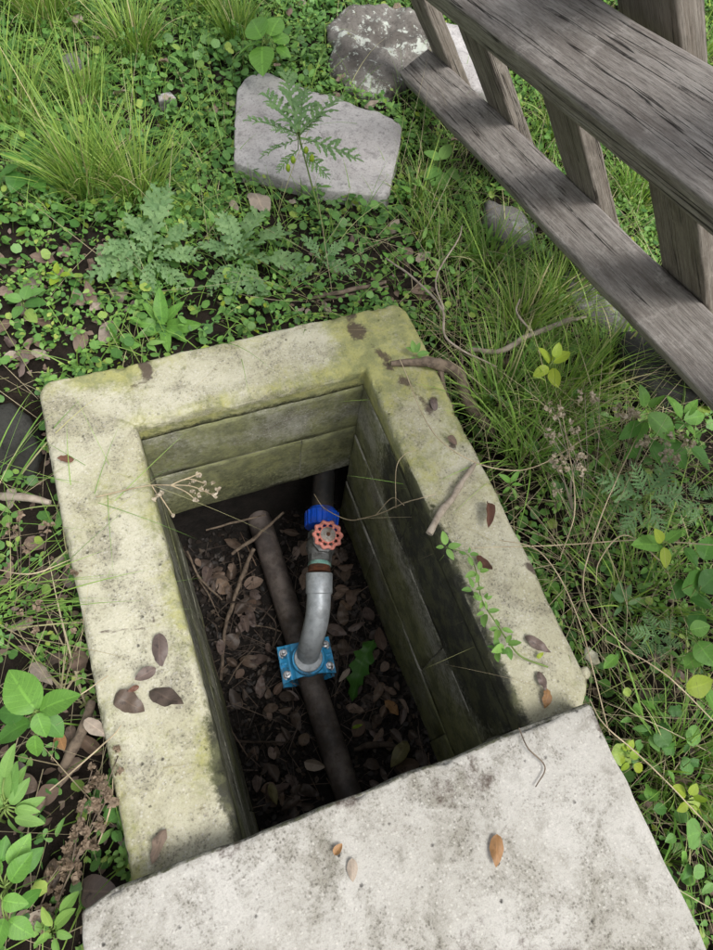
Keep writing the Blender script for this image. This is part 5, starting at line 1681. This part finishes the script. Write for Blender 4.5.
plant('feathery_weed', 'grey-green weed with feathery divided leaves right of the dry stalks', (645, 510), [
    ((642, 498), (598, 476), .06, .06), ((642, 500), (608, 512), .05, .04), ((644, 495), (634, 462), .07, .10), ((647, 495), (672, 462), .07, .09), ((648, 502), (664, 534), .05, .03), ((642, 505), (622, 536), .04, .02), ((650, 498), (686, 492), .06, .05)], 'feather', 'feather', hub=(645, 500, .05), wid=1.3)
plant('feathery_weed', 'small feathery weed low on the right beside round leaves', (655, 640), [
    ((655, 636), (630, 630), .0, .01), ((656, 634), (646, 612), .0, .02), ((658, 634), (676, 618), .0, .02), ((659, 638), (682, 646), .0, .0), ((654, 640), (638, 656), -.01, -.02), ((658, 641), (664, 660), -.01, -.02)], 'feather', 'feather', stems=False, wid=1.3)
plant('feathery_weed', 'feathery weed at the right edge above the dark leaves', (700, 505), [
    ((700, 503), (678, 512), .03, .03), ((700, 500), (690, 482), .04, .05), ((703, 500), (716, 486), .04, .05), ((704, 505), (722, 514), .03, .03), ((700, 508), (690, 526), .02, .01)], 'feather', 'feather', stems=False, wid=1.3)

# ------------------------------------------------------------------ dried plants
M['straw_head'] = leaf_material('straw_head', (.40, .33, .24), (.60, .52, .42), None, .8, .2, .1, 3)
M['brown_head'] = leaf_material('brown_head', (.20, .145, .10), (.33, .25, .18), None, .8, .2, .1, 3)
def dried(name, label, stems, heads, hr=.004, mat='straw', seed=0, per=5, rad=.0011, headmat='straw_head'):
    """stems: pixel paths; heads: (px, py, z)"""
    o0 = at(*stems[0][0])
    t = thing(name, label, 'dried plant', tuple(o0))
    b = MB()
    for s in stems:
        b.add(*tube(spline([at(*p) - o0 for p in s], 8 * len(s)), [rad * 1.2, rad * .7], 5))
    obj('stem', b.mesh('stem', M[mat]), t)
    g = np.random.default_rng(seed)
    for i, h in enumerate(heads):
        hb = MB()
        c = at(*h) - o0
        for k in range(per):
            V, F, uv = TPL['tiny']
            d = g.normal(0, 1, 3); d /= np.linalg.norm(d)
            Mx = np.array(orient(c + g.normal(0, hr * .8, 3), c + d * hr * g.uniform(.9, 2.0) + g.normal(0, hr * .5, 3), g.uniform(-3, 3), (.1, .2, 1), 1.0))
            hb.add(V @ Mx[:3, :3].T + Mx[:3, 3], F, uv)
        obj('flower_head', hb.mesh('flower_head', M[headmat]), t)
    return t
zx = lambda a, b: (120 + a / 4.753, 460 + b / 4.753)
SPH = [(180, 170), (165, 185), (195, 160), (360, 190), (345, 150), (375, 165), (400, 110), (450, 170), (440, 108), (250, 262), (385, 135), (330, 120), (460, 140), (410, 150), (350, 100), (375, 70)]
dried('dried_flower_sprig', 'dry beige flower sprig hanging over the left rim above the pit',
      [[(96, 497, .006), (130, 489, .012), (*zx(150, 120), .02), (*zx(240, 120), .03), (*zx(340, 125), .035), (*zx(450, 170), .03)],
       [(*zx(150, 120), .02), (*zx(180, 170), .015)], [(*zx(240, 120), .03), (*zx(320, 90), .04), (*zx(400, 110), .04)], [(*zx(240, 120), .03), (*zx(310, 150), .03), (*zx(360, 190), .025)], [(*zx(190, 170), .02), (*zx(250, 262), .0)], [(*zx(300, 95), .04), (*zx(385, 62), .045)]],
      [(*zx(a, b), .03) for a, b in SPH], .0026, 'straw', 3, 14)
g = random.Random(12)
for k, (bx, by, cx, cy, sp, lab) in enumerate([(590, 500, 578, 420, 26, 'dried brown seed-head weed left of the leafy weed under the rail'), (630, 480, 625, 425, 22, 'dried seed-head weed just left of the pointed-leaf weed'),
                                              (575, 520, 565, 470, 20, 'dried seed-head weed near the right rim stick'), (660, 470, 676, 446, 14, 'small dried seed heads among the leaves under the rail end')]):
    st, hd = [], []
    for i in range(7):
        ex, ey = cx + g.uniform(-sp, sp), cy + g.uniform(-sp, sp) * 1.1
        st.append([(bx, by, -.08), ((bx + ex) / 2 + g.uniform(-6, 6), (by + ey) / 2, .02), (ex, ey, .08)])
        for j in range(4):
            hd.append((ex + g.uniform(-7, 7), ey + g.uniform(-7, 7), .08 + g.uniform(-.01, .01)))
    dried('dried_weed', lab, st, hd, .0027, 'bark_pale', 30 + k, 13, .0007)
# brown dead frond on the left litter
st = [[(44, 935, -.05), (70, 872, -.02), (98, 808, .0), (118, 756, .0)], [(62, 890, -.03), (95, 822, .0), (112, 790, .0)], [(70, 872, -.02), (84, 800, .0), (92, 770, .0)], [(30, 930, -.05), (62, 860, -.03), (88, 845, -.02)]]
hd = []
for s in st:
    P = spline([np.array(p, float) for p in s], 16)
    for p in P:
        hd += [(p[0] + g.uniform(-9, 9), p[1] + g.uniform(-7, 7), p[2] + g.uniform(-.005, .01))]
dried('dried_frond', 'brown dead crumbly frond on the litter along the near-left rim', st, hd, .0034, 'bark', 44, 22, .0011, 'brown_head')
st, hd = [], []
for i in range(9):
    ex, ey = g.uniform(8, 95), g.uniform(505, 650)
    st.append([(20, 600, -.06), ((20 + ex) / 2, (600 + ey) / 2 + g.uniform(-20, 20), .0), (ex * .85, ey, .015)])
    hd += [(ex * .85 + g.uniform(-5, 5), ey + g.uniform(-5, 5), .015) for _ in range(4)]
dried('dried_weed', 'dry brown tangled weed beside the middle of the left rim', st, hd, .0028, 'bark', 45, 9, .0007, 'brown_head')
